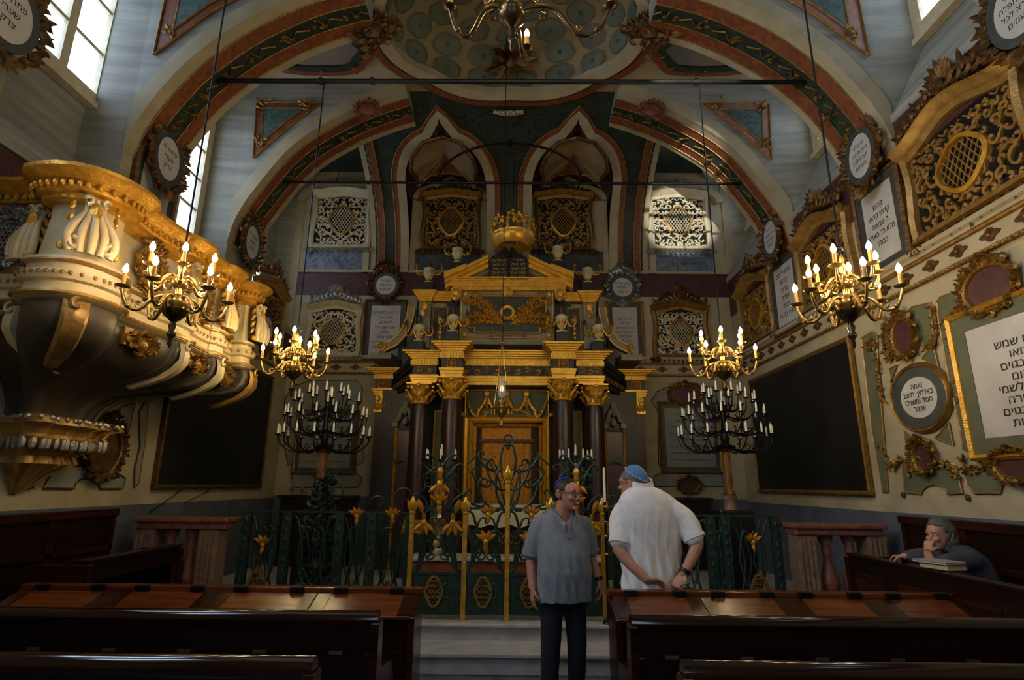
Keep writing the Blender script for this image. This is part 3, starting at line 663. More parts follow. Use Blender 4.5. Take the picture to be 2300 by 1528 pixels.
for a,b in ((-.95,-.48),(-.48,.0),(.0,.48),(.48,.95)):
    pts=[(pc+hw*(a+(b-a)*t),8.94,pz1-.08-.24*(4*t*(1-t))-(.1 if abs(a+(b-a)*t)>.7 else 0)) for t in [i/10 for i in range(11)]]
    m.tube(pts,[.018+.014*sin(PI*i/10) for i in range(11)],6)
    for i in range(1,11): m.ell((pts[i][0],8.92,pts[i][2]),.024,.02,.024,6,3)
for a in (-.48,0,.48): m.leaf(pc+hw*a,pz1-.05,-PI/2,.26,.09,8.96,.05); m.ell((pc+hw*a,8.93,pz1-.06),.05,.03,.05)
for s in (1,-1): m.tube(spiral(pc+s*.36,pz0+.06,.05,PI/2,s*4.5,9,8.95),.016,5); m.tube([(pc,8.95,pz0+.14),(pc+s*.15,8.95,pz0+.15),(pc+s*.3,8.95,pz0+.10),(pc+s*.42,8.95,pz0+.02)],.02,5); m.ell((pc+s*.7,8.96,pz0+.07),.035,.02,.035)
m.build('swag','gold',o)
# gilt strips and narrow panels between the columns, side doors, swags above them
for a,b in ((974,995),(1286,1306)):
    x0_,x1_=Xx(a,9.05,1000),Xx(b,9.05,1000); m=MB(); m.box(x0_,x1_,9.05,9.2,PL,Zy(925,9.05)); o=m.build('narrow_panel','sage',smooth=0,**W)
    m=MB(); m.sweep(rectpath(x0_,x1_,PL+.6,Zy(925,9.05),9.05),mould(.03,.02),loop=True); m.build('panel_gilding','brightgold',o)
for a,b in ((884,926),(1357,1406)):
    x0_,x1_=Xx(a,9.25,1050),Xx(b,9.25,1050); z1=Zy(964,9.25); o=MB().box(x0_+.03,x1_-.03,9.22,9.35,PL,z1-.03).build('side_door','doorred',smooth=0,bevel=.01,**W)
    m=MB(); m.sweep([(x0_+.02,9.22,PL),(x0_+.02,9.22,z1),(x1_-.02,9.22,z1),(x1_-.02,9.22,PL)],mould(.035,.03)); m.build('gilt_edge','gold',o)
    m=MB(); xc=(x0_+x1_)/2
    for s in (1,-1):
        m.tube([(xc,9.2,z1+.36),(xc+s*.06,9.2,z1+.28),(xc+s*.10,9.2,z1+.14),(xc+s*.15,9.2,z1+.10)],[.03,.04,.035,.02],6); m.box(xc+s*.15-.04,xc+s*.15+.04,9.17,9.22,z1+.02,z1+.09)
    m.ell((xc,9.19,z1+.1),.045,.04,.06); m.leaf(xc,z1+.36,-PI/2,.16,.1,9.2,.03); m.ell((xc,9.19,z1+.38),.05,.03,.05); m.build('swag','arkgrey',o)
    m=MB(); m.sweep([(xc-.13,9.2,Zy(1040,9.2)),(xc,9.2,Zy(1034,9.2)),(xc+.13,9.2,Zy(1040,9.2))],[(-.025,0),(-.025,.03),(.025,.03),(.025,0)]); m.build('door_rail','arkdark',o)
# attic with the laurel relief
DA=8.95
ax0,ax1,az0,az1=Xx(1032,DA,710),Xx(1246,DA,710),Zy(774,DA),Zy(650,DA)
o=MB().box(ax0,ax1,DA,9.4,az0,az1).build('attic','arkgrey',smooth=0,bevel=.01,**W)
fx0,fx1,fz0,fz1=Xx(1054,DA,710),Xx(1226,DA,710),Zy(748,DA),Zy(667,DA)
MB().box(fx0,fx1,DA-.02,DA,fz0,fz1).build('relief_field','darkgreen',o,smooth=0)
m=MB(); n_=.10; m.sweep([(fx0+n_,DA-.02,fz0),(fx1-n_,DA-.02,fz0),(fx1-n_,DA-.02,fz0+.07),(fx1,DA-.02,fz0+.07),(fx1,DA-.02,fz1-.07),(fx1-n_,DA-.02,fz1-.07),(fx1-n_,DA-.02,fz1),(fx0+n_,DA-.02,fz1),(fx0+n_,DA-.02,fz1-.07),(fx0,DA-.02,fz1-.07),(fx0,DA-.02,fz0+.07),(fx0+n_,DA-.02,fz0+.07)],mould(.04,.035),loop=True)
m.sweep(rectpath(ax0+.03,ax1-.03,az0+.11,az1-.03,DA),mould(.025,.015),loop=True)
for s in (1,-1):
    for zz in (az0+.16,az1-.08): m.ell(((ax0+ax1)/2+s*((ax1-ax0)/2-.09),DA-.015,zz),.045,.02,.045,10,4)
m.build('relief_frame','gold',o)
m=MB(); R=random.Random(4); c=((fx0+fx1)/2,(fz0+fz1)/2)
def laurel(s):
    for k,(ex,ez) in enumerate(((.58,.20),(.62,-.17),(.45,.30),(.5,-.02))):
        p=[(c[0]+s*(.06+ex*t),DA-.03,c[1]-.18+(ez+.18)*t+.06*sin(PI*t)) for t in [i/9 for i in range(10)]]
        m.tube(p,[.014*(1-.06*i) for i in range(10)],5)
        for i in range(1,10):
            a=math.atan2(p[i][2]-p[i-1][2],p[i][0]-p[i-1][0])
            for d in (.6,-.6): m.leaf(p[i][0],p[i][2],a+d+R.uniform(-.15,.15),.10,.045,DA-.03,.03)
        m.leaf(p[9][0],p[9][2],a,.12,.05,DA-.03,.03)
    for i in range(10): m.ell((c[0]+s*R.uniform(.08,.34),DA-.05,c[1]+R.uniform(-.16,.1)),.028,.03,.028,6,4)
mir(laurel); m.tube([(c[0]+.10*cos(t),DA-.05,c[1]+.02+.10*sin(t)) for t in [2*PI*i/16 for i in range(17)]],.035,7); surround(m,.10,.10,8,DA-.05,14,.07,.03)
m.leaf(c[0],fz1-.02,PI/2,.16,.2,DA-.03,.04); m.build('laurel_relief','gold',o)
o2=MB().box(Xx(1099,DA,757),Xx(1182,DA,757),DA-.012,DA,Zy(761,DA),Zy(753,DA)).build('dedication_strip','black_slate',o,smooth=0)
writing('dedication_lettering',['דע לפני מי אתה עומד'],.06,'gilt_ink',o2,((fx0+fx1)/2,DA-.016,(Zy(761,DA)+Zy(753,DA))/2),width=.5)
# upper cornice, broken pediment
m=MB(); ux0,ux1=Xx(1018,8.95,640),Xx(1270,8.95,640); z0,z1=Zy(652,8.95),Zy(628,8.9); cornice(m,ux0,ux1,8.9,9.4,z1,z0+.04,.13); m.box(ux0,ux1,8.9,9.4,z0-.02,z0+.05); dentils(m,ux0,ux1,8.9,z0-.02,z0+.03,.04); m.build('upper_cornice','brightgold',smooth=0,bevel=.003,**W)
for s in (1,-1):
    a=atY(1000 if s<0 else 1287,629,8.85); b=atY(1098 if s<0 else 1187,578,8.85); m=MB()
    for k,(o1,o0,yy) in enumerate(((0,-.05,8.72),(-.05,-.10,8.78),(-.10,-.17,8.86))):
        m.prism([(a.x,a.z+o0+.03),(b.x,b.z+o0),(b.x,b.z+o1),(a.x,a.z+o1+.03)],yy,9.3)
    xm=(a.x+b.x)/2; zm=(a.z+b.z)/2
    m.prism([(a.x-s*-.0,a.z-.02),(xm,zm-.06),(xm,zm+.03),(a.x,a.z+.08)],8.68,8.9); m.build('pediment_rake','brightgold',smooth=0,bevel=.004,**W)
    g=MB(); g.prism([(a.x*.75+b.x*.25,a.z-.03),(b.x,a.z-.03),(b.x,b.z-.17),],8.95,9.2); o=g.build('tympanum','arkgrey',smooth=0,**W)
    g=MB(); g.prism([(xm-s*.03,a.z),(b.x,a.z),(b.x,zm-.04)],8.93,8.96); g.build('tympanum_carving','bronze',o,smooth=0)
    # consoles under the upper cornice, side attics with their own cornice, drapes and volutes
    g=MB(); cx=Xx(1025 if s<0 else 1257,8.9,660); zc=Zy(650,8.9); g.prism([(cx-.09,zc),(cx+.09,zc),(cx+.07,zc-.16),(cx,zc-.2),(cx-.07,zc-.16)],8.84,8.97); g.ell((cx,8.83,zc-.08),.07,.04,.07); g.leaf(cx,zc-.1,-PI/2,.14,.12,8.85,.04); g.build('console','gold',**W)
    xa,xb=Xx(941 if s<0 else 1310,9.1,700),Xx(968 if s<0 else 1338,9.1,700); za,zb_=Zy(680,9.1),Zy(784,9.1)
    g=MB(); g.box(xa,xb,9.08,9.4,zb_,za); xin=Xx(1012 if s<0 else 1270,9.1,700); g.box(min(xb,xin) if s<0 else xin,max(xb,xin) if s<0 else xa,9.16,9.4,zb_,za); o=g.build('side_attic','arkgrey',smooth=0,bevel=.006,**W)
    g=MB(); cornice(g,xa,xb,9.06,9.4,Zy(655,9.05),za,.10); X=sorted((xb if s<0 else xa,xin)); cornice(g,X[0],X[1],9.12,9.4,Zy(657,9.1),Zy(676,9.1),.07); g.build('side_cornice','brightgold',o,smooth=0,bevel=.003)
    g=MB(); g.box(X[0]+.04,X[1]-.05,9.14,9.17,zb_+.05,za-.08); g.build('dark_field','darkgreen',o,smooth=0)
    g=MB(); g.sweep(rectpath(X[0]+.04,X[1]-.05,zb_+.05,za-.08,9.14),mould(.02,.015),loop=True); xm=(X[0]+X[1])/2
    for i in range(7): g.ell((xm,9.12,za-.2-.08*i),.035+.01*sin(i*2),.03,.045,6,4)
    g.ell(((xa+xb)/2,9.05,za-.08),.07,.04,.08); g.leaf((xa+xb)/2,za-.1,-PI/2,.2,.12,9.06,.04); g.build('drop_carving','gold',o)
    p=[atY(x,y,9.15) for x,y in ((925,690),(922,712),(914,735),(900,758),(885,772),(868,780),(858,786))]; xc=Xx(1138,9.15,700)
    if s>0: p=[V((2*xc-q.x,q.y,q.z)) for q in p]
    P=smoothp([(q.x,q.z) for q in p],4); P3=[(a_,9.2,b_) for a_,b_ in P]
    g=MB(); g.sweep(P3,[(-.05,-.1),(-.05,.08),(.05,.08),(.05,-.1)]); o=g.build('volute_bracket','arkgrey',smooth=40,**W)
    g=MB()
    for d in (-.055,.055):
        g.sweep([(a_,9.12,b_) for a_,b_ in P],[(d-.012,-.02),(d-.012,.02),(d+.012,.02),(d+.012,-.02)])
    g.tube(spiral(P[-1][0]+s*.02,P[-1][1]+.05,.10,-PI/2,(-s)*5.5,16,9.1),.022,6,flat=2.5); g.build('volute_gilding','gold',o)
    g=MB(); q=P[-1]; g.box(q[0]-.17,q[0]+.17,9.1,9.9,q[1]-.16,q[1]-.06); g.build('bracket_sill','arkgrey',o,smooth=0)
    # pedestals for the urns
    for ux,uy,d in ((1027,592,9.35),(963,637,9.4),(1017,747,8.75),(940,768,9.0)):
        u=atY(ux,uy,d); x=u.x if s<0 else 2*Xx(1140,d,uy)-u.x
        MB().box(x-.1,x+.1,d-.09,d+.09,u.z-.22,u.z).build('urn_pedestal','arkdark',smooth=0,bevel=.008,**W)
# ---------------- urns with candle branches
def urn(kind):
    u=thing('candle_urn','', 'urn')
    m=MB()
    if kind: m.lathe([(.09,0),(.09,.02),(.05,.03),(.03,.07),(.04,.10),(.06,.13),(.04,.15),(.06,.18),(.10,.22),(.105,.25),(.07,.26),(.075,.28),(.05,.29)],n=18)
    else: m.lathe([(.085,0),(.085,.02),(.04,.035),(.025,.06),(.05,.08),(.09,.14),(.10,.20),(.08,.23),(.10,.25),(.10,.27),(.05,.28)],n=18)
    m.build('bowl','ivory' if not kind else 'clothwhite',u,smooth=50)
    m=MB()
    for i in range(10): a=2*PI*i/10; m.tube([((.045+.055*t)*cos(a),(.045+.055*t)*sin(a),.07+.12*t) for t in (0,.5,1)],.008,4)
    m.lathe([(.055,.27),(.06,.29),(.03,.31)],n=10); m.lathe([(.05,.0),(.045,.03)],(0,0,.055),10); m.build('gilding','gold',u)
    for s in (-1,1):
        a=MB(); h=.03 if kind else .05
        a.tube([(s*.08,0,.2),(s*.13,0,.11 if kind else .16),(s*.19,0,.10 if kind else .17),(s*.23,0,.16 if kind else .24),(s*.22,0,.23 if kind else .31)],[.014,.016,.014,.012,.012],6); z=.23 if kind else .31
        a.tube(spiral(s*.15,.2,.035,-PI/2,s*4,8),.01,5); a.lathe([(.012,0),(.035,.02),(.025,.04)],(s*.22,0,z),10); o=a.build('branch','gold',u)
        MB().lathe([(.02,0),(.034,.03),(.03,.06),(.006,.11)],(s*.22,0,z+.04),8).build('candle_holder','maroon',o)
    MB().lathe([(.02,0),(.04,.05),(.035,.10),(.006,.17)] if kind else [(.02,0),(.034,.03),(.03,.06),(.006,.11)],(0,0,.3),8).build('flame_finial','maroon',u)
    return u
UP0,UL0=urn(0),urn(1)
for i,(U,x,y,d,lab) in enumerate([(UP0,1027,592,9.35,'pale candle urn on the left slope of the pediment, nearest the crown'),(UP0,1253,588,9.35,'pale candle urn on the right slope of the pediment, nearest the crown'),
  (UP0,963,637,9.4,'pale candle urn above the left side cornice, beside the left round medallion'),(UP0,1320,637,9.4,'pale candle urn above the right side cornice, beside the right round medallion'),
  (UL0,1017,747,8.75,'white bowl urn against the left end of the laurel relief'),(UL0,1262,747,8.75,'white bowl urn against the right end of the laurel relief'),
  (UL0,940,768,9.0,'white bowl urn by the left scroll bracket and left Hebrew tablet'),(UL0,1345,768,9.0,'white bowl urn by the right scroll bracket and right Hebrew tablet')]):
    p=atY(x,y,d)
    if U['label']=='': U.location=p; U['label']=lab; U['group']='candle urns on the ark'
    else: dup(U,p,0,lab,'candle urns on the ark')
# ---------------- tablets of the law, crown, curtain
p=atY(1142,628,8.8); tb=thing('stone_tablets','black stone tablets with rounded tops and gold Hebrew lettering between the pediment halves','tablets',p)
h=Zy(570,8.8)-p.z; w=Xx(1189,8.8,600)-p.x-.02
for s in (1,-1):
    cx=s*w*.5; o=MB().prism([(cx-w*.48,0),(cx+w*.48,0),(cx+w*.48,h*.72)]+[(cx+w*.48*cos(a),h*.72+h*.26*sin(a)) for a in [PI*i/12 for i in range(13)]]+[(cx-w*.48,h*.72)],0,.10).build('tablet','black_slate',tb,smooth=0,bevel=.006)
    writing('lettering',['אנכי יי','לא יהיה','לא תשא','זכור את','כבד את'] if s>0 else ['לא תרצח','לא תנאף','לא תגנב','לא תענה','לא תחמד'],.075,'gilt_ink',o,(cx,-.006,h*.42),1.15,w*.8,h*.75)
MB().prism([(-.20,h-.03),(-.05,h+.14),(0,h+.03),(.05,h+.14),(.2,h-.03)],.02,.08).build('leaf_finial','black_slate',tb,smooth=0)
p=atY(1152,556,8.7); cr=thing('gilded_crown','gilded openwork crown with a bud finial above the black tablets','crown',p)
s_=Xx(1202,8.7,520)-p.x; H_=Zy(478,8.7)-p.z
MB().lathe([(s_*.72,.0),(s_*.84,.02),(s_*.9,.07),(s_*.97,.10),(s_*1.0,.14),(s_*.97,.18),(s_*1.0,.2),(s_*.95,.21),(s_*.9,.18),(s_*.86,.1),(s_*.72,.0)],n=32,cap=False).build('band','brightgold',cr,smooth=50)
m=MB()
for i in range(14): a=2*PI*i/14; m.ell((s_*.98*cos(a),s_*.98*sin(a),.15),.02,.02,.02,6,4)
m.build('jewel','silver',cr)
for i in range(6):
    a=2*PI*i/6+.3; m=MB(); m.tube([(s_*q*cos(a),s_*q*sin(a),z) for q,z in ((.93,.2),(1.0,.3),(.92,.42),(.62,.49),(.25,.53),(0,.55))],[.03,.026,.024,.022,.02,.02],6)
    for q,z in ((.97,.34),(.8,.46),(.5,.51)): m.ell((s_*q*cos(a),s_*q*sin(a),z+.02),.03,.03,.03,6,4)
    m.build('crown_arm','gold',cr)
for i in range(6):
    a=2*PI*i/6+.3+PI/6; m=MB(); m.T=Mx.Rotation(a+PI/2,4,'Z'); m.tube([(.05*cos(t),-s_*.93,.37+.07*sin(t)) for t in [2*PI*k/10 for k in range(11)]],.016,5); m.ell((0,-s_*.93,.47),.03,.03,.03,6,4)
    for q in (-.09,.09): m.leaf(q,.28,PI/2,.1,.06,-s_*.93,.02)
    m.build('fleuron','gold',cr)
MB().lathe([(.02,.53),(.05,.57),(.06,.60),(.03,.64),(.035,.67),(.005,.72)],n=10).build('finial','gold',cr)
MB().tube([(0,0,.7),(0,0,1.6)],.006,5).build('hanging_wire','iron',cr)
p=atY(1137,955,9.1); cu=thing('ark_curtain','golden brocade curtain with a valance filling the ark doorway','curtain',(p.x,9.07,PL+.5))
def cloth(x0,x1,z0,z1,amp,n=60,y=0):
    m=MB(); R=[]
    for i in range(n+1):
        x=x0+(x1-x0)*i/n; d=amp*sin(i*.9)+amp*.6*sin(i*.37+1)
        R.append([(x,y+d*.4,z1),(x,y+d,z1*.5+z0*.5),(x,y+d*1.2,z0),(x,y+d*1.2+.01,z0),(x,y+d*.4+.01,z1)])
    return m.loft(R)
xi,xj=Xx(1078,9.1,1000)-p.x,Xx(1197,9.1,1000)-p.x; zt_=Zy(953,9.1)-PL-.5; zv=Zy(990,9.1)-PL-.5
cloth(xi,xj,0,zt_-.02,.008).build('drape','curtain',cu,smooth=60); cloth(xi-.01,xj+.01,zv,zt_,.006,60,-.04).build('valance','curtain',cu,smooth=60)
MB().box(xi-.01,xj+.01,-.062,-.05,zv-.03,zv+.015).build('fringe','maroon',cu,smooth=0)
# ---------------- altar table in front of the curtain, marble step
p=atY(1145,1134,7.9); al=thing('reading_table','cloth-covered reading table in front of the golden curtain','table',(p.x,7.95,PL))
wx=Xx(1240,7.9,1140)-p.x; zt_=p.z-PL
MB().box(-wx+.06,wx-.06,-.22,.3,0,zt_-.04).build('frontal','velvet',al,smooth=0,bevel=.02)
m=MB(); R=[]
for i in range(41):
    t=i/40; x=-wx+2*wx*t; d=.012*sin(i*1.3); R.append([(x,.34,zt_-.1),(x,.33,zt_),(x,-.28,zt_),(x,-.30+d,zt_-.05),(x,-.31+d,zt_-.26+.02*sin(i*.7)),(x,-.295+d,zt_-.26+.02*sin(i*.7)),(x,-.27,zt_-.02),(x,.32,zt_-.02)])
m.loft(R).build('white_cloth','clothwhite',al,smooth=50)
m=MB()
for k in range(6):
    for q in range(3): m.tube(spiral(-wx+.2+k*(2*wx-.4)/5,zt_-.42-.2*q,.08,k+q,5,10,-.235),.012,4)
m.build('gold_embroidery','oldgold',al)
a=atY(928,1250,7.4); b=atY(1352,1252,7.4); st=thing('altar_step','red and white marble step in front of the reading table','step',((a.x+b.x)/2,7.5,PL)); w=(b.x-a.x)/2+.05; z=a.z-PL
MB().box(-w,w,-.12,.3,z-.05,z).build('slab','white_slab',st,smooth=0,bevel=.012); MB().box(-w+.04,w-.04,-.07,.28,z-.2,z-.05).build('red_moulding','redmarble',st,smooth=0,bevel=.01); MB().box(-w+.08,w-.08,-.04,.26,0,z-.2).build('riser','slate',st,smooth=0)
# ================= SCREENS, TABLETS, MEDALLIONS AND WALL PANELS =================
def Rw(x,y): p=atX(x,y,XR); return (YB-p.y,p.z)      # pixel -> local (along the wall from the far corner, height)
def Lw(x,y): p=atX(x,y,XL); return (p.y,p.z)
def Bw(x,y): p=atY(x,y,YB); return (p.x,p.z)
def screen(name,w,h,fr,scr,rimm,crestm,seed,arch=.06,crown=.32):
    t=thing(name,'','screen'); R=random.Random(seed); hw=w/2
    m=MB(); m.box(-hw+.03,hw-.03,-.015,-.005,0,h); m.build('unlit_room_sheet','black_slate',t,smooth=0)  # black sheet stands in for the dark of the unlit room behind
    m=MB(); top=lambda x:h+arch*(cos(PI*x/hw)*.5+.5)
    # side posts waisted like scrolls, bottom rail
    for s in (1,-1):
        m.sweep([(s*(hw-.03+.02*sin(k*.9)),-.02,h*k/8) for k in range(9)],[(-.04,-.02),(-.04,.05),(0,.08),(.04,.05),(.04,-.02)])
    m.sweep([(-hw,-.02,.02),(hw,-.02,.02)],[(-.03,-.02),(-.03,.09),(.03,.06),(.03,-.02)]); m.build('frame',fr,t)
    m=MB(); xs=[-hw-.02+(2*hw+.04)*i/20 for i in range(21)]
    m.sweep([(x,-.02,top(x)-.02) for x in xs],[(-.07,-.02),(-.07,.04),(-.02,.06),(0,.10),(.04,.13),(.06,.16),(.06,-.02)]); m.build('curved_cornice',fr,t)
    # scrollwork: mirrored curls filling the field around the middle opening
    m=MB(); rx,rz=w*.19,h*.235; c=h*.52; pts=[]
    tries=0
    while tries<1500 and len(pts)<66:
        tries+=1; r=R.uniform(.035,.085)*(w/1.15)*(1 if tries<500 else .55); x=R.uniform(.02,hw-.06-r); z=R.uniform(.05+r,h-.07-r)
        if (x/(rx+r))**2+((z-c)/(rz+r))**2<1: continue
        if any(math.hypot(x-a,z-b)<(r+q)*.93 for a,b,q in pts): continue
        pts.append((x,z,r))
    for i,(x,z,r) in enumerate(pts):
        a0=R.uniform(0,6.28); tr=R.choice((1,-1))*R.uniform(4.4,5.6)
        for s in (1,-1):
            P=spiral(x,z,r,a0,tr,10,-.03,.22); m.tube([(s*p[0],p[1],p[2]) for p in P],[.019+.005*sin(j) for j in range(11)],4)
            a=a0+R.uniform(-.5,.5); x1,z1=x+r*cos(a0),z+r*sin(a0); m.tube([(s*x1,-.03,z1),(s*(x1+r*.5*cos(a0+.9)),-.03,z1+r*.5*sin(a0+.9)),(s*(x1+r*.9*cos(a0+.4)),-.03,z1+r*.9*sin(a0+.4))],[.017,.016,.010],4)
            if i%2==0: m.leaf(s*x,z,a0 if s>0 else PI-a0,r*1.1,r*.55,-.03,.02)
    for k in range(9):
        x=hw*(k-4)/4.6; m.tube([(x-.05,-.025,h-.05),(x,-.025,h-.09),(x+.05,-.025,h-.05)],.011,4); m.tube([(x-.05,-.025,.05),(x,-.025,.09),(x+.05,-.025,.05)],.011,4)
    m.build('scrollwork',scr,t)
    # diamond lattice in the pointed oval opening
    def rim(a): q=1+.10*abs(cos(2*a))**2; return (rx*cos(a)*q,c+rz*sin(a)*q*(1.05 if sin(a)<0 else 1))
    m=MB()
    for k in range(-7,8):
        for s in (1,-1):
            seg=[]
            for j in range(-20,21):
                z=j/20*rz; x=k*rx*.27+s*z*.62
                if (x/rx)**2+(z/rz)**2<1: seg.append((x,-.03,c+z))
            if len(seg)>1: m.tube([seg[0],seg[-1]],.008,4)
    m.build('diamond_lattice',scr,t)
    m=MB(); m.sweep([(rim(2*PI*i/32)[0],-.03,rim(2*PI*i/32)[1]) for i in range(32)],[(-.02,-.02),(-.02,.03),(.02,.04),(.02,-.02)],loop=True); m.build('opening_rim',rimm,t)
    m=MB(); m.T=Mx.Translation((0,-.06,h+arch-.02)); crest(m,w*.95,crown,seed,0,6,.035)
    for s in (1,-1):
        for q in range(4): m.leaf(s*(hw-.03),-arch,PI/2+(q-1.5)*.5,.12,.05,-.02,.03)
    m.build('crest',crestm,t)
    m=MB()
    for i in range(13):
        x=hw*(i-6)/6; z=-.02-.03*abs(sin(i*1.1)); m.tube([(x-hw/12,-.05,0),(x,-.05,z-.03),(x+hw/12,-.05,0)],.014,5); m.leaf(x,z,-PI/2,.07+.05*(i==6),.04,-.05,.02)
    for s in (1,-1):
        for q in range(5): m.leaf(s*hw,.0,-PI/2+(q-2)*.5,.13,.06,-.05,.03)
    m.build('apron',crestm,t); return t
def put(t,loc,rz,label,group): t.location=loc; t.rotation_euler=(0,0,rz); t['label']=label; t['group']=group
gU='openwork screens along the top of the far wall'
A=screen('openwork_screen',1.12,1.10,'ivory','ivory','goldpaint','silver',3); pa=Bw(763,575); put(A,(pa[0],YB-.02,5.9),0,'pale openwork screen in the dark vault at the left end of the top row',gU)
dup(A,(Bw(1527,575)[0],YB-.02,5.9),0,'brightly lit pale openwork screen at the right end of the top row',gU)
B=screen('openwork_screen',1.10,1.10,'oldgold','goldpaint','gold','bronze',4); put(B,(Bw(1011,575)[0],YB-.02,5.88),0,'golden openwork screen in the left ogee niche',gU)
dup(B,(Bw(1266,575)[0],YB-.02,5.88),0,'golden openwork screen in the right ogee niche behind the crown',gU)
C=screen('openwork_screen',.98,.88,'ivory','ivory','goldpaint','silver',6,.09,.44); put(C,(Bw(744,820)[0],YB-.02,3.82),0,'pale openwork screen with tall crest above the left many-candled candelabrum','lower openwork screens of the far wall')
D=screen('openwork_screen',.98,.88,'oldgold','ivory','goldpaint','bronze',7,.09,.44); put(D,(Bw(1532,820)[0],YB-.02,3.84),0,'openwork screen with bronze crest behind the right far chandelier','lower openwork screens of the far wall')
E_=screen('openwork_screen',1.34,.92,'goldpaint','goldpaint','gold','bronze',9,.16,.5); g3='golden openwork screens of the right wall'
a=(Rw(2090,545)[0]+Rw(2300,430)[0])/2; put(E_,(XR,YB-(Rw(2062,450)[0]+.62),3.88),-PI/2,'large golden openwork screen on the right wall nearest the viewer',g3)
dup(E_,(XR,6.72,3.86),-PI/2,'golden openwork screen behind the right near chandelier rod, between two Hebrew tablets',g3,(.9,1,1)); dup(E_,(XR,8.82,3.86),-PI/2,'golden openwork screen on the right wall nearest the far corner',g3,(.92,1,1))
dup(E_,(XL,8.85,3.86),PI/2,'golden openwork screen of the left wall seen past the tip of the balcony',g3,(.85,1,.9))
# ---------------- medallions and tablets with Hebrew inscriptions
def medallion(loc,rz,r,lines,label,seed,cm='bronze',sz=.07,k=1.0):
    t=thing('medallion',label,'medallion',loc,rz,'round Hebrew medallions')
    MB().disc((0,0),r,r*k,-.05,-.03).build('inscription_disc','white_slab',t); MB().sweep(oval(r*1.16,r*k*1.16),[(-r*.17,.0),(-r*.17,.055),(r*.17,.055),(r*.17,0)],loop=True).build('dark_rim','slate',t)
    m=MB(); surround(m,r*1.42,r*k*1.42,seed,-.02,18,r*.62,.05); m.T=Mx.Translation((0,-.03,r*k*1.3)); crest(m,r*2.6,r*1.6,seed,0,4,.05); m.T=Mx.Translation((0,-.03,-r*k*1.4)); m.ell((0,0,0),r*.3,.06,r*.25)
    for q in range(6): m.leaf(0,0,-PI/2+(q-2.5)*.5,r*.9,r*.4,-.02,.04)
    m.build('carved_surround',cm,t)
    writing('lettering',lines,sz,'ink',t,(0,-.052,0),1.2,r*1.5,r*k*1.45); return t
def tablet(loc,rz,w,h,lines,label,sz,gap=1.35,fm='bronze',seed=1,slab='white_slab',ink='ink',border='slate',group=None,tw=.84,bw=.07,letters=True,dz=0,bold=.018):
    t=thing('inscription_tablet',label,'tablet',loc,rz,group)
    MB().box(-w/2,w/2,-.03,-.005,-h/2,h/2).build('slab',slab,t,smooth=0)
    MB().sweep(rectpath(-w/2-bw/2,w/2+bw/2,-h/2-bw/2,h/2+bw/2),[(-bw/2,0),(-bw/2,.035),(bw/2,.035),(bw/2,0)],loop=True).build('border',border,t,smooth=0)
    m=MB(); q=bw+.02; m.sweep(rectpath(-w/2-q,w/2+q,-h/2-q,h/2+q),[(-.03,0),(-.03,.04),(-.005,.07),(.02,.05),(.03,0)],loop=True); m.build('gilt_frame',fm,t,smooth=20)
    if letters: writing('lettering',lines,sz,ink,t,(0,-.034,dz),gap,w*tw,h*(.74 if dz else .8),bold)
    return t
p=Bw(868,643); medallion((p[0],YB-.01,p[1]),0,.185,['הבוטח','ביי חסד','יסובבנו'],'round white Hebrew medallion at the left of the pediment, brown carved surround',3)
p=Bw(1397,648); medallion((p[0],YB-.01,p[1]),0,.185,['שמע ישראל','ה אלהינו','ה אחד'],'round white Hebrew medallion at the right of the pediment, silvery carved surround',4,'silver')
for (x,y),lab,sd in (((1962,350),'oval Hebrew medallion at the foot of the near arch on the right wall',5),((1752,533),'oval Hebrew medallion at the foot of the far arch on the right wall',6)):
    s,z=Rw(x,y); medallion((XR-.10,YB-s,z),-PI/2,.2,['כי ביתי','בית תפלה','יקרא לכל','העמים'],lab,sd,'bronze',.07,1.25)
for (x,y),lab,sd in (((350,357),'oval Hebrew medallion at the foot of the near arch on the left wall',7),((545,545),'oval Hebrew medallion at the foot of the far arch on the left wall',8)):
    s,z=Lw(x,y); medallion((XL+.10,s,z),PI/2,.2,['פתחו לי','שערי','צדק'],lab,sd,'bronze',.08,1.25)
medallion((XL+.10,3.62,5.14),PI/2,.2,['פתחו לי','שערי','צדק'],'dark carved medallion at the top left edge beside the nearest window',9,'bronze',.08,1.25)
medallion((XR-.10,3.55,5.14),-PI/2,.2,['כי ביתי','בית תפלה','יקרא לכל','העמים'],'carved bronze medallion at the top right edge beside the big golden screen',10,'bronze',.07,1.25)
s,z=Lw(592,742); medallion((XL+.01,s,z),PI/2,.2,['יהי שם','ה מברך'],'pale round medallion low on the left wall beyond the balcony tip',12,'bronze',.08,1.1)
a,b=Bw(836,688),Bw(895,800); tablet(((a[0]+b[0])/2,YB-.01,(a[1]+b[1])/2),0,b[0]-a[0],a[1]-b[1],['מי האיש החפץ חיים','אוהב ימים','לראות טוב','נצור לשונך מרע','ושפתיך','מדבר מרמה','סור מרע ועשה טוב','בקש שלום ורדפהו'],'tall white Hebrew tablet with eight lines left of the ark, under the left round medallion',.085,1.2)
a,b=Bw(1374,692),Bw(1434,806); tablet(((a[0]+b[0])/2,YB-.01,(a[1]+b[1])/2),0,b[0]-a[0],a[1]-b[1],['הגיד לך אדם','מה טוב','ומה ה דורש ממך','כי אם עשות משפט','ואהבת חסד','והצנע לכת','עם אלהיך'],'tall white Hebrew tablet with seven lines right of the ark, under the right round medallion',.085,1.25,fm='goldpaint')
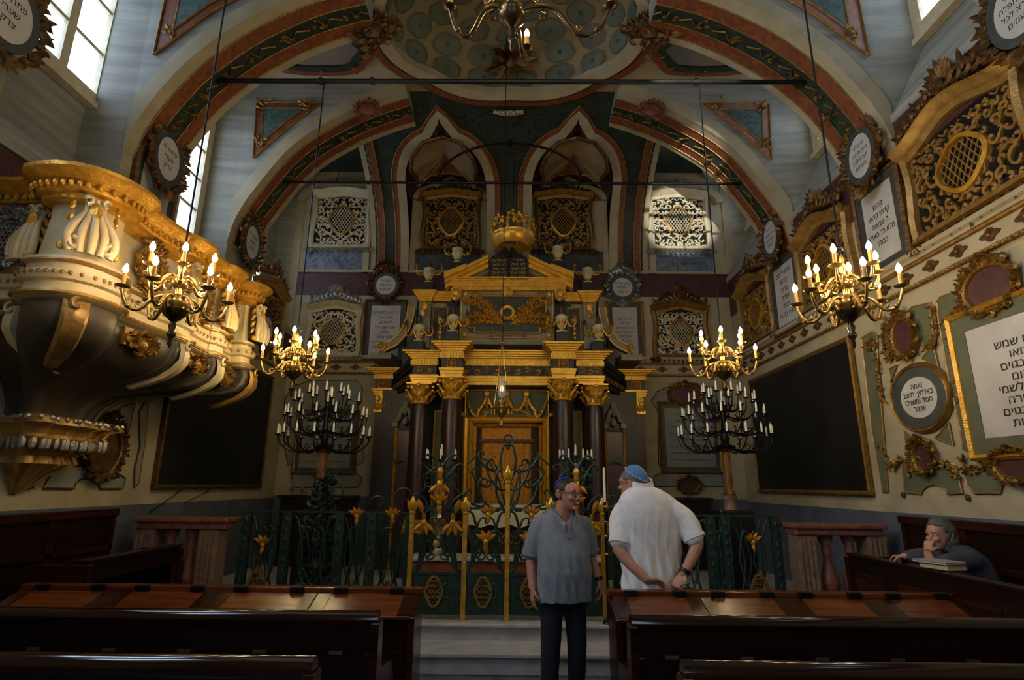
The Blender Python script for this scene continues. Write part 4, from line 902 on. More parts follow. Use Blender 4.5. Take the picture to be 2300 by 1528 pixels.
ya=(atX(1945,447,XR).y+atX(1962,604,XR).y)/2; yb=(atX(2005,400,XR).y+atX(2037,556,XR).y)/2; za,zb=atX(1945,447,XR).z,atX(1963,604,XR).z; tablet((XR-.01,(ya+yb)/2,(za+zb)/2),-PI/2,ya-yb,za-zb,['קדוש','קדוש קדוש','ה צבאות','מלא כל הארץ','כבודו'],'white Hebrew tablet with five lines on the right wall under the near arch foot',.09,1.15,seed=3,bw=.09)
ya=atX(1748,660,XR).y; yb=atX(1792,640,XR).y; za,zb=atX(1743,612,XR).z,atX(1757,738,XR).z; tablet((XR-.01,(ya+yb)/2,(za+zb)/2),-PI/2,ya-yb,za-zb,['שאו ידיכם','קדש','וברכו','את ה','סלה','מעין כל חי'],'white Hebrew tablet on the right wall behind the right near chandelier',.11,1.15,seed=4,bw=.09)
s,z=Lw(340,432); tablet((XL+.01,s,z-.15),PI/2,.5,.8,['ברוך','הבא'],'pale tablet on the left wall half hidden behind the balcony cornice',.1,seed=4)
a=Rw(2176,745); b=Rw(2226,985); tw_=1.22; tablet((XR-.01,YB-(a[0]+b[0])/2-tw_/2,(atX(2180,745,XR).z+atX(2226,985,XR).z)/2),-PI/2,tw_,atX(2180,745,XR).z-atX(2226,985,XR).z,['כי ממזרח שמש','ועד מבואו','גדול שמי בגוים','ובכל מקום','מקטר מגש לשמי','ומנחה טהורה','כי גדול שמי בגוים','אמר ה צבאות'],'large white Hebrew inscription in a gilt frame on the right wall at the picture edge',.125,.98,fm='gold',border='sage',bw=.13,tw=.92,dz=-.05,bold=.032)
# oval inscription
s,z=Rw(2072,893); t=thing('oval_tablet','white oval Hebrew inscription with sage border on the right wall beside the large tablet','tablet',(XR-.01,YB-s,z),-PI/2)
ry=abs(Rw(2028,893)[0]-Rw(2115,893)[0])/2; rz_=(Rw(2070,845)[1]-Rw(2074,950)[1])/2
MB().disc((0,0),ry,rz_,-.03,-.0,40).build('inscription_disc','white_slab',t); MB().sweep(oval(ry*1.22,rz_*1.2),[(-ry*.25,0),(-ry*.25,.032),(ry*.25,.032),(ry*.25,0)],loop=True).build('border','slate',t); MB().sweep(oval(ry*1.5,rz_*1.42),mould(.05,.05),loop=True).build('gilt_frame','oldgold',t)
writing('lettering',['ואתה','באלהיך תשוב','חסד ומשפט','שמור'],.085,'ink',t,(0,-.034,.0),.95,ry*1.6,rz_*1.2)
# gilded cartouches with maroon fields
def cartouche(loc,rz,w,h,label,seed,mm='maroon',gm='oldgold'):
    t=thing('cartouche',label,'cartouche',loc,rz,'gilded wall cartouches')
    MB().disc((0,0),w*.42,h*.42,-.03,0,24).build('maroon_field',mm,t); m=MB(); m.sweep(oval(w*.44,h*.44,28),mould(.05,.06),loop=True); surround(m,w*.47,h*.47,seed,-.03,20,min(w,h)*.17,.045); m.T=Mx.Translation((0,-.03,h*.40)); crest(m,w*.8,h*.35,seed,0,4,.04); m.build('gilt_scrolls',gm,t); return t
for (x,y),w,h,lab in (((2040,757),.36,.42,'gilded cartouche with maroon field right above the oval inscription'),((2084,1026),.30,.30,'small gilded cartouche right below the oval inscription'),((2232,645),.56,.42,'wide gilded cartouche above the large inscription at the right edge'),((2292,1048),.4,.24,'gilded cartouche under the large inscription at the right edge')):
    s,z=Rw(x,y); cartouche((XR-.01,YB-s,z),-PI/2,w,h,lab,int(x))
p=Bw(1538,887); cartouche((p[0],YB-.01,p[1]),0,.62,.36,'gilded cartouche above the framed plaque behind the right candelabrum',31)
p=Bw(1545,1090); cartouche((p[0],YB-.01,p[1]),0,.4,.25,'small cartouche under the framed plaque behind the right candelabrum',32)
s,z=Lw(225,1010); cartouche((XL+.01,s,z),PI/2,.5,.55,'dim cartouche on the left wall below the balcony',33,'bronze','bronze')
# memorial plaques low on the far wall
for (x0,y0,x1,y1),lab in (((683,935,786,1052),'grey memorial plaque behind the left many-candled candelabrum'),((1490,917,1608,1050),'grey memorial plaque in a gilt frame behind the right many-candled candelabrum')):
    a,b=Bw(x0,y0),Bw(x1,y1); t=tablet(((a[0]+b[0])/2,YB-.01,(a[1]+b[1])/2),0,b[0]-a[0],a[1]-b[1],[],lab,.05,fm='oldgold',slab='greypanel',bw=.06,letters=False)
    m=MB(); R=random.Random(3); hh=(a[1]-b[1])/2
    for i in range(8):
        w=(b[0]-a[0])*R.uniform(.22,.44); zz=hh*(.78-.22*i); x=-w
        while x<w: l=R.uniform(.02,.07); m.box(x,min(x+l,w),-.0325,-.029,zz-.012,zz+.012); x+=l+.018
    m.build('incised_text','sage',t,smooth=0)
# ---------------- strapwork fields painted and moulded on the walls
def fields(par,f,T,polys,m,n):
    g=MB(); g.T=T; e=MB(); e.T=T
    for P in polys:
        q=[f(x,y) for x,y in P]; g.prism(q,-.014,.0); c=q+[q[0]]; e.tube([(x,-.016,z) for x,z in c],.009,5)
    struct(g.build(n,m,par,smooth=0)); e.build('field_moulding','goldpaint' if m=='sage' else 'bronze',par)
def arcp(cx,cy,rx,ry,a0,a1,n=8): return [(cx+rx*cos(math.radians(a0+(a1-a0)*i/n)),cy+ry*sin(math.radians(a0+(a1-a0)*i/n))) for i in range(n+1)]
fields(WR,Rw,TR,[[(1938,760),(1962,745),(1974,755),(1974,790),(1990,1000),(1998,1106),(1985,1106),(1960,960)],
 [(1985,730),(2000,728),(2020,718),(2040,705),(2052,690),(2092,680),(2102,760),(2092,778),(2070,765),(2010,775),(1995,805),(1985,790)],
 [(2000,830),(2018,820),(2006,850),(2004,860)],[(2075,805),(2100,775),(2112,825)],[(2035,970),(2060,990),(2040,1010)],[(2105,985),(2135,950),(2145,1000)],
 [(2030,1050),(2045,1020),(2065,1030),(2110,1030),(2150,1045),(2166,1108)]+arcp(2102,1110,30,22,0,-180,6)+[(2036,1106)],
 [(2108,680),(2115,668),(2150,655),(2162,690),(2165,700),(2130,712),(2128,740),(2145,800),(2178,960),(2190,1020),(2168,1010),(2160,960),(2135,850),(2112,720)],
 [(2178,690),(2195,665),(2290,640),(2300,668),(2180,706)],
 [(2170,1062),(2200,1065),(2255,1030),(2262,1060),(2250,1108),(2192,1108),(2175,1090)]],'sage','sage_field')
fields(WL,Lw,TL@Mx.Translation((3.4,0,0)),[[(268,915),(300,905),(288,960),(262,1035),(255,1020)],[(310,925),(322,905),(330,912),(322,1000),(308,1085),(298,1096),(300,1050),(312,1000)],
 [(40,1098),(55,1060),(72,1050),(70,1097)],[(95,1097),(120,1050),(200,1045),(255,1060),(278,1075),(272,1098)]+arcp(192,1098,30,24,0,-180,6)[0:7]],'greypanel','grey_field')
fields(WB,Bw,Mx.Translation((0,YB,0)),[[(640,900),(655,870),(700,855),(800,855),(815,872),(812,905),(795,920),(668,922),(662,1000),(672,1035),(648,1045),(640,1000)],[(800,935),(815,930),(818,1040),(800,1045)],[(655,1062),(800,1062),(815,1075),(805,1095),(660,1095)],
 [(1462,900),(1475,880),(1500,870),(1600,870),(1625,888),(1628,930),(1640,1040),(1618,1060),(1625,1092),(1470,1092),(1468,1070),(1490,1060),(1478,1040),(1480,930)]],'greypanel','grey_field')
# great dark canvases on the side walls
a,b,c,d=Rw(1687,851),Rw(1915,764),Rw(1711,1105),Rw(1961,1108)
t=thing('dark_canvas','very dark large painting on the right wall under the frieze','painting',(XR-.02,YB-(a[0]+b[0])/2,1.55),-PI/2); w=(b[0]+d[0]-a[0]-c[0])/2; h=3.29-1.55
MB().box(-w/2,w/2,-.03,0,0,h).build('canvas','painting',t,smooth=0); MB().sweep(rectpath(-w/2,w/2,0,h),[(-.025,0),(-.025,.04),(.0,.05),(.025,.03),(.025,0)],loop=True).build('frame','oldgold',t,smooth=0)
y0,y1=Lw(338,1100)[0],Lw(578,1100)[0]; t=thing('dark_canvas','very dark large painting on the left wall below the balcony tip','painting',(XL+.02,(y0+y1)/2,1.55),PI/2); w=y1-y0
MB().box(-w/2,w/2,-.03,0,0,h).build('canvas','painting',t,smooth=0); MB().sweep(rectpath(-w/2,w/2,0,h),[(-.025,0),(-.025,.04),(.0,.05),(.025,.03),(.025,0)],loop=True).build('frame','bronze',t,smooth=0)

# gilded garlands trailing over the straps of the right wall
def garland(par,f,T,px,seed):
    R=random.Random(seed); g=MB(); g.T=T; q=[f(x,y) for x,y in px]; P=smoothp(q,6)
    g.tube([(a,-.02,b) for a,b in P],.008,5)
    for i,(a,b) in enumerate(P):
        for k in range(2): g.leaf(a+R.uniform(-.02,.02),b,R.uniform(0,6.28),R.uniform(.035,.07),.03,-.02,.02)
        if i%2: g.ell((a,-.025,b),.013,.016,.013,6,4)
    struct(g.build('gilt_garland','oldgold',par))
for i,P in enumerate(([(1990,712),(1986,760),(1996,800),(2008,806)],[(2100,688),(2108,730),(2104,770),(2085,782)],[(2170,692),(2140,712),(2130,725)],[(2140,735),(2148,790),(2160,850),(2168,900)],[(1972,800),(1980,850),(1988,900)],
  [(1985,1000),(2000,1040),(2012,1050),(2030,1030)],[(2045,1062),(2060,1040),(2078,1035)],[(2110,1040),(2145,1050),(2155,1075)],[(2168,1030),(2180,1055),(2215,1050),(2240,1040)],[(1958,790),(1950,775),(1962,768),(1972,778)])): garland(WR,Rw,TR,P,i)
# iron bolts along the foot of the straps
for x,y in ((2033,1112),(2178,1118)):
    s_,z=Rw(x,y); g=MB(); g.T=TR; g.ell((s_,-.02,z),.025,.02,.03); g.build('wall_bolt','bronze',WR)
# ================= THE BALCONY ON THE LEFT WALL =================
bal=thing('balcony','curved cream and gold balcony with bulging underside coloured as if shaded on the left wall','balcony',(XL,5.2,2.8)); KB=dict(parent=bal,world=True)
BP=[(-4.11,3.95),(-3.95,4.0),(-3.72,4.0),(-3.58,3.94),(-3.5,3.80),(-3.24,3.78),(-3.12,3.92),(-3.1,4.16),(-3.2,4.26),(-3.22,4.5),(-3.2,4.75),(-3.16,4.92),(-3.12,4.96),(-3.12,5.16),(-3.17,5.2),(-3.2,5.4),(-3.2,5.62),(-3.15,5.66),(-3.15,5.84),(-3.22,5.88),(-3.26,6.1),(-3.24,6.22),(-3.12,6.22),(-3.1,6.36),(-3.26,6.44),(-3.6,6.38),(-4.11,6.42)]
BP=smoothp(BP,3)
def off(o):
    k=len(BP); R=[]
    for i,(x,y) in enumerate(BP):
        a=BP[max(i-1,0)]; b=BP[min(i+1,k-1)]; t=V((b[0]-a[0],b[1]-a[1])).normalized(); R.append((x+t.y*o,y-t.x*o))
    R[0]=(XL,R[0][1]); R[-1]=(XL,R[-1][1]); return R
def lev(L,name,m,smooth=40,bot=None):
    g=MB(); g.loft([[(x,y,z) for x,y in off(o)] for z,o in L],True); return g.build(name,m,smooth=smooth,**KB)
lev([(3.12,.0),(3.2,-.02),(3.5,-.05),(3.66,-.04)],'parapet','balcony_cream')
lev([(3.60,-.02),(3.62,.03),(3.66,.03),(3.67,.07),(3.70,.08),(3.72,.06),(3.76,.12),(3.79,.16),(3.80,.18),(3.83,.18),(3.835,.0)],'gilded_cornice','gold',25)
lev([(2.84,.02),(2.86,.07),(2.90,.07),(2.92,.03),(2.98,.02),(2.99,.06),(3.03,.08),(3.06,.06),(3.07,.03),(3.12,.03),(3.13,.06),(3.16,.05),(3.17,.0)],'lower_moulding','balcony_cream',25)
g=MB(); P=off(.075)
for i in range(0,len(P)-1): 
    a,b=V(P[i]+(3.03,)),V(P[i+1]+(3.03,)); k=max(1,int((b-a).length/.045))
    for j in range(k): p=a.lerp(b,(j+.5)/k); g.ell(p,.017,.017,.017,6,4)
g.tube([p+(3.125,) for p in off(.055)],.014,5); g.tube([p+(2.88,) for p in off(.075)],.018,5); g.build('gilt_beading','goldpaint',**KB)
g=MB(); P=off(.10)
for i in range(0,len(P)-1):
    a,b=V(P[i]+(3.70,)),V(P[i+1]+(3.70,)); k=max(1,int((b-a).length/.05))
    for j in range(k): p=a.lerp(b,(j+.5)/k); g.ell(p,.018,.018,.026,6,4)
g.build('egg_moulding','gold',**KB)
# bulging hull gathered into a corbel on the wall
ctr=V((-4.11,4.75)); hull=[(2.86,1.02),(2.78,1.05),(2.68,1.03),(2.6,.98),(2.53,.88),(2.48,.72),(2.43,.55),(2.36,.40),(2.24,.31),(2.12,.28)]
g=MB(); g.loft([[(XL+(x-XL)*(k if z>2.4 else k*.9),ctr.y+(y-ctr.y)*k,z) for x,y in BP] for z,k in hull]); g.build('hull','balcony_shade',smooth=60,**KB)
g=MB(); g.loft([[(XL+(x-XL)*k,ctr.y+(y-ctr.y)*k*.9,z) for x,y in BP] for z,k in ((2.13,.30),(2.10,.40),(2.05,.42),(2.02,.36),(1.97,.34),(1.94,.36),(1.86,.30),(1.8,.22),(1.74,.24),(1.68,.16),(1.5,.03))]); o=g.build('corbel','goldpaint',smooth=40,**KB)
g=MB()
for i in range(2,len(BP)-2,3):
    x,y=BP[i]; g.ell((XL+(x-XL)*.335,ctr.y+(y-ctr.y)*.31,1.90),.03,.03,.06,6,4); g.ell((XL+(x-XL)*.40,ctr.y+(y-ctr.y)*.37,2.09),.025,.025,.025,6,4)
g.build('gadroon','silver',o)
# lyre consoles at the piers, volute straps running down the hull
def frame_at(x,y,nx,ny,z=0):
    n=V((nx,ny,0)).normalized(); t=V((0,0,1)).cross(n)*-1
    # local x along the face, local -y out of it
    return Mx(((-n.y,-n.x,0,x),(n.x,-n.y,0,y),(0,0,1,z),(0,0,0,1)))
def console(x,y,nx,ny,s=1):
    g=MB(); g.T=frame_at(x,y,nx,ny)
    for k in range(-2,3):
        sp=lambda t:(.026+.032*(sin(PI*min(1,t*1.25))**.8 if t<.8 else sin(PI*1)))
        pts=[]; rr=[]
        for i in range(13):
            t=i/12; z=3.17+.44*t; wide=.022+.040*max(0,cos((t-.22)*PI*.85))**1.5; o=.02+.085*max(0,cos((t-.2)*PI*.75))
            pts.append((k*wide*s,-o-.012*(2-abs(k)),z)); rr.append(.012+.3*wide)
        g.tube(pts,rr,7)
    for q in (-1,1):
        g.tube(spiral(q*.10*s,3.22,.055,PI/2,q*4.6,10,-.11),.02,6,flat=1.6); g.tube(spiral(q*.055*s,3.60,.04,-PI/2,-q*4.6,9,-.06),.016,6,flat=1.6)
    o=g.build('console','balcony_cream',smooth=60,**KB)
    g=MB(); g.T=frame_at(x,y,nx,ny); g.leaf(0,3.59,-PI/2,.2,.09,-.06,.03)
    for k in range(8): q=1 if k%2 else -1; g.leaf(.125*s*q,3.26+.04*k,PI/2+.25*q,.075,.035,-.012,.025); g.ell((.125*s*q,-.02,3.27+.04*k),.014,.02,.014,6,4)
    for q in (-1,1): g.ell((q*.14*s,-.07,3.2),.03,.03,.03,8,5)
    g.build('console_gilding','gold',o)
    g=MB(); g.T=frame_at(x,y,nx,ny)
    pts=[(0,-.03,2.84),(0,-.05,2.76),(0,-.045,2.68),(0,.02,2.60),(0,.12,2.535),(0,.26,2.485),(0,.42,2.44)]
    g.loft([[(-.07*s*w,p[1],p[2]),(-.05*s*w,p[1]-.035,p[2]-.03),(.05*s*w,p[1]-.035,p[2]-.03),(.07*s*w,p[1],p[2])] for p,w in zip(pts,(1,1,1,.95,.9,.8,.6))]); g.tube(spiral(0,2.80,.05,PI/2,4.6,10,-.085),.014,5)
    g.build('hull_strap','goldpaint' if s>.8 else 'balcony_cream',smooth=50,**KB)
console(-3.14,3.82,.75,-.66,1.15); console(-3.11,5.06,1,0,.8); console(-3.13,5.75,1,0,.7); console(-3.06,6.36,1,-.1,.85); console(-3.64,3.95,-.1,-1,.7)
def panel(x,y,nx,ny,w,dark,seed):
    T=frame_at(x,y,nx,ny,3.39); g=MB(); g.T=T; g.disc((0,0),w*.26,.13,-.035,-.0,20); o=g.build('openwork_panel','darkgreen',smooth=30,**KB)
    g=MB(); g.T=T
    for k in range(-3,4):
        for s in (1,-1): g.tube([(k*w*.075-s*.05,-.04,-.1),(k*w*.075+s*.05,-.04,.1)],.007,4)
    g.sweep(oval(w*.26,.13,24),mould(.03,.05),loop=True); g.sweep(oval(w*.16,.19,24),mould(.022,.04),loop=True); surround(g,w*.30,.155,seed,-.03,20,.07,.03)
    for s in (1,-1): g.T=T@Mx.Translation((0,-.03,s*.2))@Mx.Rotation(0 if s>0 else PI,4,'Y'); crest(g,w*.6,.09,seed+s,0,4,.03)
    g.build('panel_carving','silver' if dark else 'oldgold',smooth=40,**KB)
    g=MB(); g.T=frame_at(x,y,nx,ny,2.72); surround(g,w*.2,.05,seed+9,-.05,14,.07,.05); crest(g,w*.7,.1,seed,-.05,5,.05); g.ell((0,-.05,0),.09,.06,.06)
    for s in (1,-1):
        g.sweep([(s*w*.36,-.04,-.05),(s*w*.36,-.04,.08),(s*w*.22,-.04,.08)],[(-.015,0),(-.015,.03),(.015,.03),(.015,0)])
    g.build('hull_carving','oldgold',smooth=40,**KB)
panel(-3.22,4.60,1,0,.56,0,1); panel(-3.2,5.40,1,0,.42,0,2); panel(-3.25,6.04,1,-.05,.36,0,3); panel(-3.86,3.99,.05,-1,.42,1,4)
# ================= CHANDELIERS, CANDELABRA, LAMPS =================
def arm_mesh(R,zp,drop,th=.012,m='brass'):
    # S-shaped branch from the stem at the origin to a drip pan at radius R, height zp
    g=MB(); P=[(.03,0,0),(R*.25,0,.045),(R*.45,0,.01),(R*.65,0,-drop),(R*.86,0,-drop*.9),(R*.99,0,zp*.4),(R,0,zp)]
    q=smoothp([(p[0],p[2]) for p in P],4); g.tube([(a,0,b) for a,b in q],[th*(1.15-.35*i/len(q)) for i in range(len(q))],7)
    g.tube([(p[0],0,p[2]) for p in spiral(R*.3,-.03,.045,PI/2,-4.6,9)],th*.7,5); g.tube([(p[0],0,p[2]) for p in spiral(R*.66,-drop+.04,.03,-PI/2,4.4,9)],th*.6,5)
    g.lathe([(.008,0),(.02,.006),(.042,.012),(.046,.02),(.02,.022),(.016,.03)],(R,0,zp),12); g.ell((R*.86,0,-drop*.85),th*1.5,th*1.5,th*1.5,8,5)
    o=g.build('arm',m,smooth=60); return o
def candle_meshes(R,zp,h,bulb,s=1):
    c=MB().lathe([(.013*s,0),(.0125*s,h)],(R,0,zp+.02),10).build('candle','candle_sleeve')
    b=MB().lathe([(.007,0),(.017,.018),(.0185,.03),(.013,.048),(.003,.068)],(R,0,zp+.02+h),10).build('bulb',bulb); return c,b
def chandelier(label,loc,tiers,bulb,rodtop,rot=0,dead=(),k=1,m='brass',group='brass candle chandeliers'):
    t=thing('chandelier',label,'chandelier',loc,rot,group)
    MB().lathe([(.004,-.28),(.016,-.25),(.012,-.22),(.03,-.19),(.018,-.16),(.026,-.13),(.015,-.10),(.06,-.06),(.085,-.03),(.088,-.015),(.06,.0)],n=16).build('pendant','darkbrass',t,smooth=50)
    MB().lathe([(.055,0),(.07,.02),(.075,.05),(.05,.08),(.022,.10),(.02,.14),(.05,.16),(.055,.19),(.03,.22),(.016,.25),(.028,.29),(.014,.33),(.02,.36),(.006,.40)],n=16).build('stem',m,t,smooth=50)
    first=True; n0=0
    for n,R,z,zp,drop,h,ph in tiers:
        a=arm_mesh(R,zp,drop,.012*k,m); c,b=candle_meshes(R,zp,h,bulb,k)
        for i in range(n):
            A,Cc,Bb=(a,c,b) if i==0 else (a.copy(),c.copy(),b.copy())
            if i:
                for o in (A,Cc,Bb): COL.objects.link(o)
            A.parent=t; A.location=(0,0,z); A.rotation_euler=(0,0,ph+2*PI*i/n); Cc.parent=A; Bb.parent=A
            if n0+i in dead: Bb.data=b.data.copy(); Bb.data.materials[0]=MT['dead_bulb']
        n0+=n
    if rodtop: MB().tube([(0,0,.38),(0,0,rodtop-loc[2])],.007,6).build('hanging_rod','iron',t)
    MB().tube([(.03*cos(a),0,.42+.03*sin(a)) for a in [2*PI*i/12 for i in range(13)]],.006,5).build('ring','iron',t)
    return t
T2=[(6,.315,.03,.05,.075,.085,.25),(6,.215,.185,.05,.05,.085,.75)]
p=atY(1905,688,3.7); chandelier('lit brass chandelier in front of the right wall, nearest on that side',(p.x,3.7,p.z-.02),T2,'bulb_warm',7.6,.1,(1,))
p=atY(395,686,3.7); chandelier('lit brass chandelier in front of the balcony on the left',(p.x,3.7,p.z-.02),T2,'bulb_warm',7.6,.35,(2,))
p=atY(1625,832,5.63); chandelier('lit brass chandelier hanging from the tie rod above the right candelabrum',(p.x,5.63,p.z),T2,'bulb_yellow',6.1,.5)
p=atY(660,832,5.63); chandelier('lit brass chandelier hanging from the tie rod above the left candelabrum',(p.x,5.63,p.z),T2,'bulb_yellow',6.1,0)
p=atY(1150,28,3.0); chandelier('big chandelier cut off by the top of the picture, one bulb in view',(p.x,3.0,p.z-.02),[(1,.40,.02,.02,.17,.09,PI),(1,.63,.02,.02,.17,.09,-.02),(1,.29,-.03,.0,.10,.09,1.22),(4,.3,.34,.05,.07,.09,.75),(8,.42,.60,.06,.08,.09,.4)],'bulb_yellow',7.6,0,(),1.25,'darkbrass')  # top tier of bulbs added above the view to light the men and pews
# ---------------- many-branched candelabra with white candles
def candelabrum(px_,pyb,label,side):
    y=7.3; p=atY(px_,1008,y); t=thing('candelabrum',label,'candelabrum',(p.x,y,PL),0,'many-branched candelabra'); z0=p.z-PL
    Z=lambda yy:atY(px_,yy,y).z-PL
    MB().lathe([(.06,0),(.11,.03),(.12,.05),(.06,.07),(.04,.10),(.055,.14),(.04,.2),(.03,.35),(.035,.5),(.02,.62)],(0,0,z0-.02),16).build('stem','iron',t,smooth=50)
    zc0,zc1=Z(1108),z0-.02
    MB().lathe([(.055,zc0),(.048,zc0+.1),(.042,zc1)],n=20).build('gilt_shaft','redmarble' if side<0 else 'redmarble',t,smooth=60)
    m=MB(); m.lathe([(.07,zc0-.03),(.075,zc0-.01),(.055,zc0+.02)],n=18); m.lathe([(.045,zc1-.03),(.09,zc1),(.06,zc1+.03)],n=18)
    for i in range(10):
        a=2*PI*i/10; m.tube([(.053*cos(a),.053*sin(a),zc0+.02),(.046*cos(a),.046*sin(a),zc1-.02)],.006,4)
    m.build('gilt_collar','brass',t)
    zb=Z(1145); MB().lathe([(.085,zb),(.08,zb+.02),(.07,zb+.1),(.085,zc0-.03)],n=16).build('stone_drum','pilastermarble',t)
    MB().box(-.2,.2,-.2,.2,0,zb).build('pedestal','black_slate',t,smooth=0,bevel=.015)
    cz=[]
    for n,R,yp,ph in ((16,.56,982,.1),(14,.50,938,.3),(11,.40,905,.0),(8,.24,886,.2)):
        zz=Z(yp); zs=max(z0+.02,zz-.16); g=MB(); P=smoothp([(.03,0),(R*.35,-.05),(R*.7,-.06),(R*.95,.03),(R,zz-zs)],4)
        g.tube([(a,0,b) for a,b in P],[.009]*len(P),5); g.tube([(q[0],0,q[2]) for q in spiral(R*.6,.0,.05,-PI/2,4.5,8)],.006,4); g.lathe([(.006,0),(.03,.008),(.034,.02),(.012,.022)],(R,0,zz-zs),9)
        a=g.build('branch','iron'); c=MB().lathe([(.012,0),(.0115,.10),(.004,.113),(.002,.13)],(R,0,zz-zs+.02),8).build('candle','wax')
        for i in range(n):
            A,B_=(a,c) if i==0 else (a.copy(),c.copy())
            if i: COL.objects.link(A); COL.objects.link(B_)
            A.parent=t; B_.parent=A; A.location=(0,0,zs); A.rotation_euler=(0,0,ph+2*PI*i/n)
    MB().lathe([(.012,0),(.0115,.11),(.002,.14)],(0,0,z0+.6),8).build('candle','wax',t)
candelabrum(727,0,'black candelabrum with many unlit white candles left of the ark',-1)
candelabrum(1630,0,'black candelabrum with many unlit white candles right of the ark, before the dark canvas',1)
# ---------------- pair of low silver candlesticks on the marble step
def stick(px_,n,label):
    y=7.55; p=atY(px_,1249,y); zb=atY(px_,1250,7.4).z; t=thing('candlestick',label,'candlestick',(p.x,y,zb),.2,'silver candlesticks on the step'); H=atY(px_,1040,y).z-zb
    MB().lathe([(.10,0),(.11,.02),(.07,.05),(.05,.1),(.07,.16),(.03,.2),(.028,.25),(.06,.31),(.075,.38),(.04,.46),(.028,.5),(.055,.56),(.06,.62),(.03,.68),(.025,.74),(.07,.80),(.065,.86),(.03,.92),(.025,H)],n=18).build('stem','silver',t,smooth=60)
    for i in range(n):
        g=MB(); R=.21; g.tube([(.02,0,0),(.08,0,-.05),(.16,0,-.02),(R,0,.05)],.009,6); g.lathe([(.008,0),(.05,.01),(.055,.02),(.015,.025)],(R,0,.05),12); a=g.build('branch','greeniron',t); a.location=(0,0,H-.03); a.rotation_euler=(0,0,2*PI*i/n+.4)
        MB().lathe([(.013,0),(.012,.11),(.003,.135)],(R,0,.07),8).build('candle','wax',a)
    g=MB(); g.lathe([(.02,0),(.03,.03),(.015,.06),(.045,.10),(.05,.11),(.012,.12)],(0,0,H-.02),12); g.build('socket','greeniron',t); MB().lathe([(.013,0),(.012,.12),(.003,.145)],(0,0,H+.1),8).build('candle','wax',t)
    g=MB()
    for z,r in ((.38,.09),(.62,.075),(.84,.08)):
        for i in range(8): T=g.T; g.T=Mx.Rotation(2*PI*i/8,4,'Z'); g.leaf(0,z-.06,PI/2,.14,.06,-r*.8,.02); g.T=T
    g.build('leafwork','oldgold',t)
stick(983,6,'silver baluster candlestick with four visible candles, left end of the marble step'); stick(1297,7,'silver baluster candlestick with seven candles behind the man in grey polo')
# ---------------- eternal lamp hanging before the ark
p=atY(1127,905,7.1); t=thing('eternal_lamp','small hanging brass lamp with a glowing red flame in clear glass before the ark','lamp',p); k=atY(1127,862,7.1).z-p.z
MB().lathe([(.005,-.30),(.03,-.28),(.02,-.25),(.012,-.2),(.06,-.13),(.13,-.09),(.14,-.07),(.06,-.06),(.03,-.03),(.05,0),(.05,.02),(.03,.05)],n=18).build('bowl','brass',t,smooth=50)
MB().lathe([(.03,.06),(.05,.1),(.055,.15),(.045,.22),(.025,.28)],n=14).build('glass','lampglass',t,smooth=60); MB().lathe([(.004,0),(.02,.02),(.022,.05),(.003,.09)],(0,-.056,.13),10).build('flame','flame',t)
g=MB(); 
for i in range(8):
    a=2*PI*i/8; g.ell((.125*cos(a),.125*sin(a),-.1),.018,.018,.018,6,4); g.leaf(.12*cos(a),-.1,-PI/2,.05,.03,.12*sin(a),.01)
g.build('trim','gold',t)
ht=atY(1127,778,7.1).z-p.z
for i in range(3):
    a=2*PI*i/3+.5; MB().tube([(.12*cos(a),.12*sin(a),-.08),(.05*cos(a),.05*sin(a),ht*.5),(.015*cos(a),.015*sin(a),ht)],.005,5).build('chain','brass',t)
MB().lathe([(.01,0),(.03,.02),(.035,.05),(.01,.08)],(0,0,ht),10).build('chain_cap','brass',t); MB().tube([(0,0,ht+.07),(0,0,8.1-p.z)],.006,5).build('suspension_rod','iron',t)
t=thing('gilt_boss','gilded leaf cluster hanging from the dome at the lamp rod','boss',(-.13,7.1,7.75)); g=MB(); R=random.Random(8)
for i in range(40): a=R.uniform(0,6.28); g.T=Mx.Rotation(a,4,'Z')@Mx.Translation((0,0,R.uniform(-.1,.1))); g.leaf(0,0,R.uniform(-.7,.5),R.uniform(.2,.5),.12,0,.05)
g.build('leaves','bronze',t); MB().lathe([(.02,-.2),(.08,-.14),(.10,-.05),(.06,.1),(.03,.3)],n=12).build('knob','bronze',t)
# ================= PLATFORM, IRON GATE AND RAILINGS, BALUSTRADES =================
m=MB(); m.box(XL,XR,5.92,YB,0,PL-.02); struct(m.build('trim_5','step',smooth=0)); pf=bpy.data.objects['trim_5']
m=MB(); m.box(XL,XR,5.86,YB,PL-.035,PL); m.build('platform_slab','step',pf,smooth=0,bevel=.01)
m=MB(); m.box(-2.4,2.2,5.44,5.95,.145,.185); m.box(-2.36,2.16,5.48,5.95,0,.145); struct(m.build('trim_6','step',smooth=0,bevel=.01))
GY=6.0
Gx=lambda px,py=1250: atY(px,py,GY).x
Gz=lambda py,px=1140: atY(px,py,GY).z
gate=thing('iron_gate','green wrought iron gate with gilded posts and scrolls at the top of the marble steps','gate',(-.1,GY,PL)); WG=dict(parent=gate,world=True)
zt=Gz(1143)
def gpost(x,zt,th=.024):
    m=MB(); m.box(x-th,x+th,GY-th,GY+th,PL,zt-.14); o=m.build('gilt_post','gold',smooth=0,bevel=.004,**WG)
    m=MB(); m.lathe([(th*1.2,-.15),(th*1.5,-.13),(th*.9,-.11),(th*1.7,-.07),(th*1.6,-.03),(th*.8,0),(th*.6,.02),(th*.1,.04)],(x,GY,zt-.03),12)
    for i in range(6): T=m.T; m.T=Mx.Translation((x,GY,zt-.16))@Mx.Rotation(i*PI/3,4,'Z'); m.leaf(0,0,PI/2,.12,.045,-th*1.1,.02); m.T=T
    m.build('leaf_finial','brightgold',o)
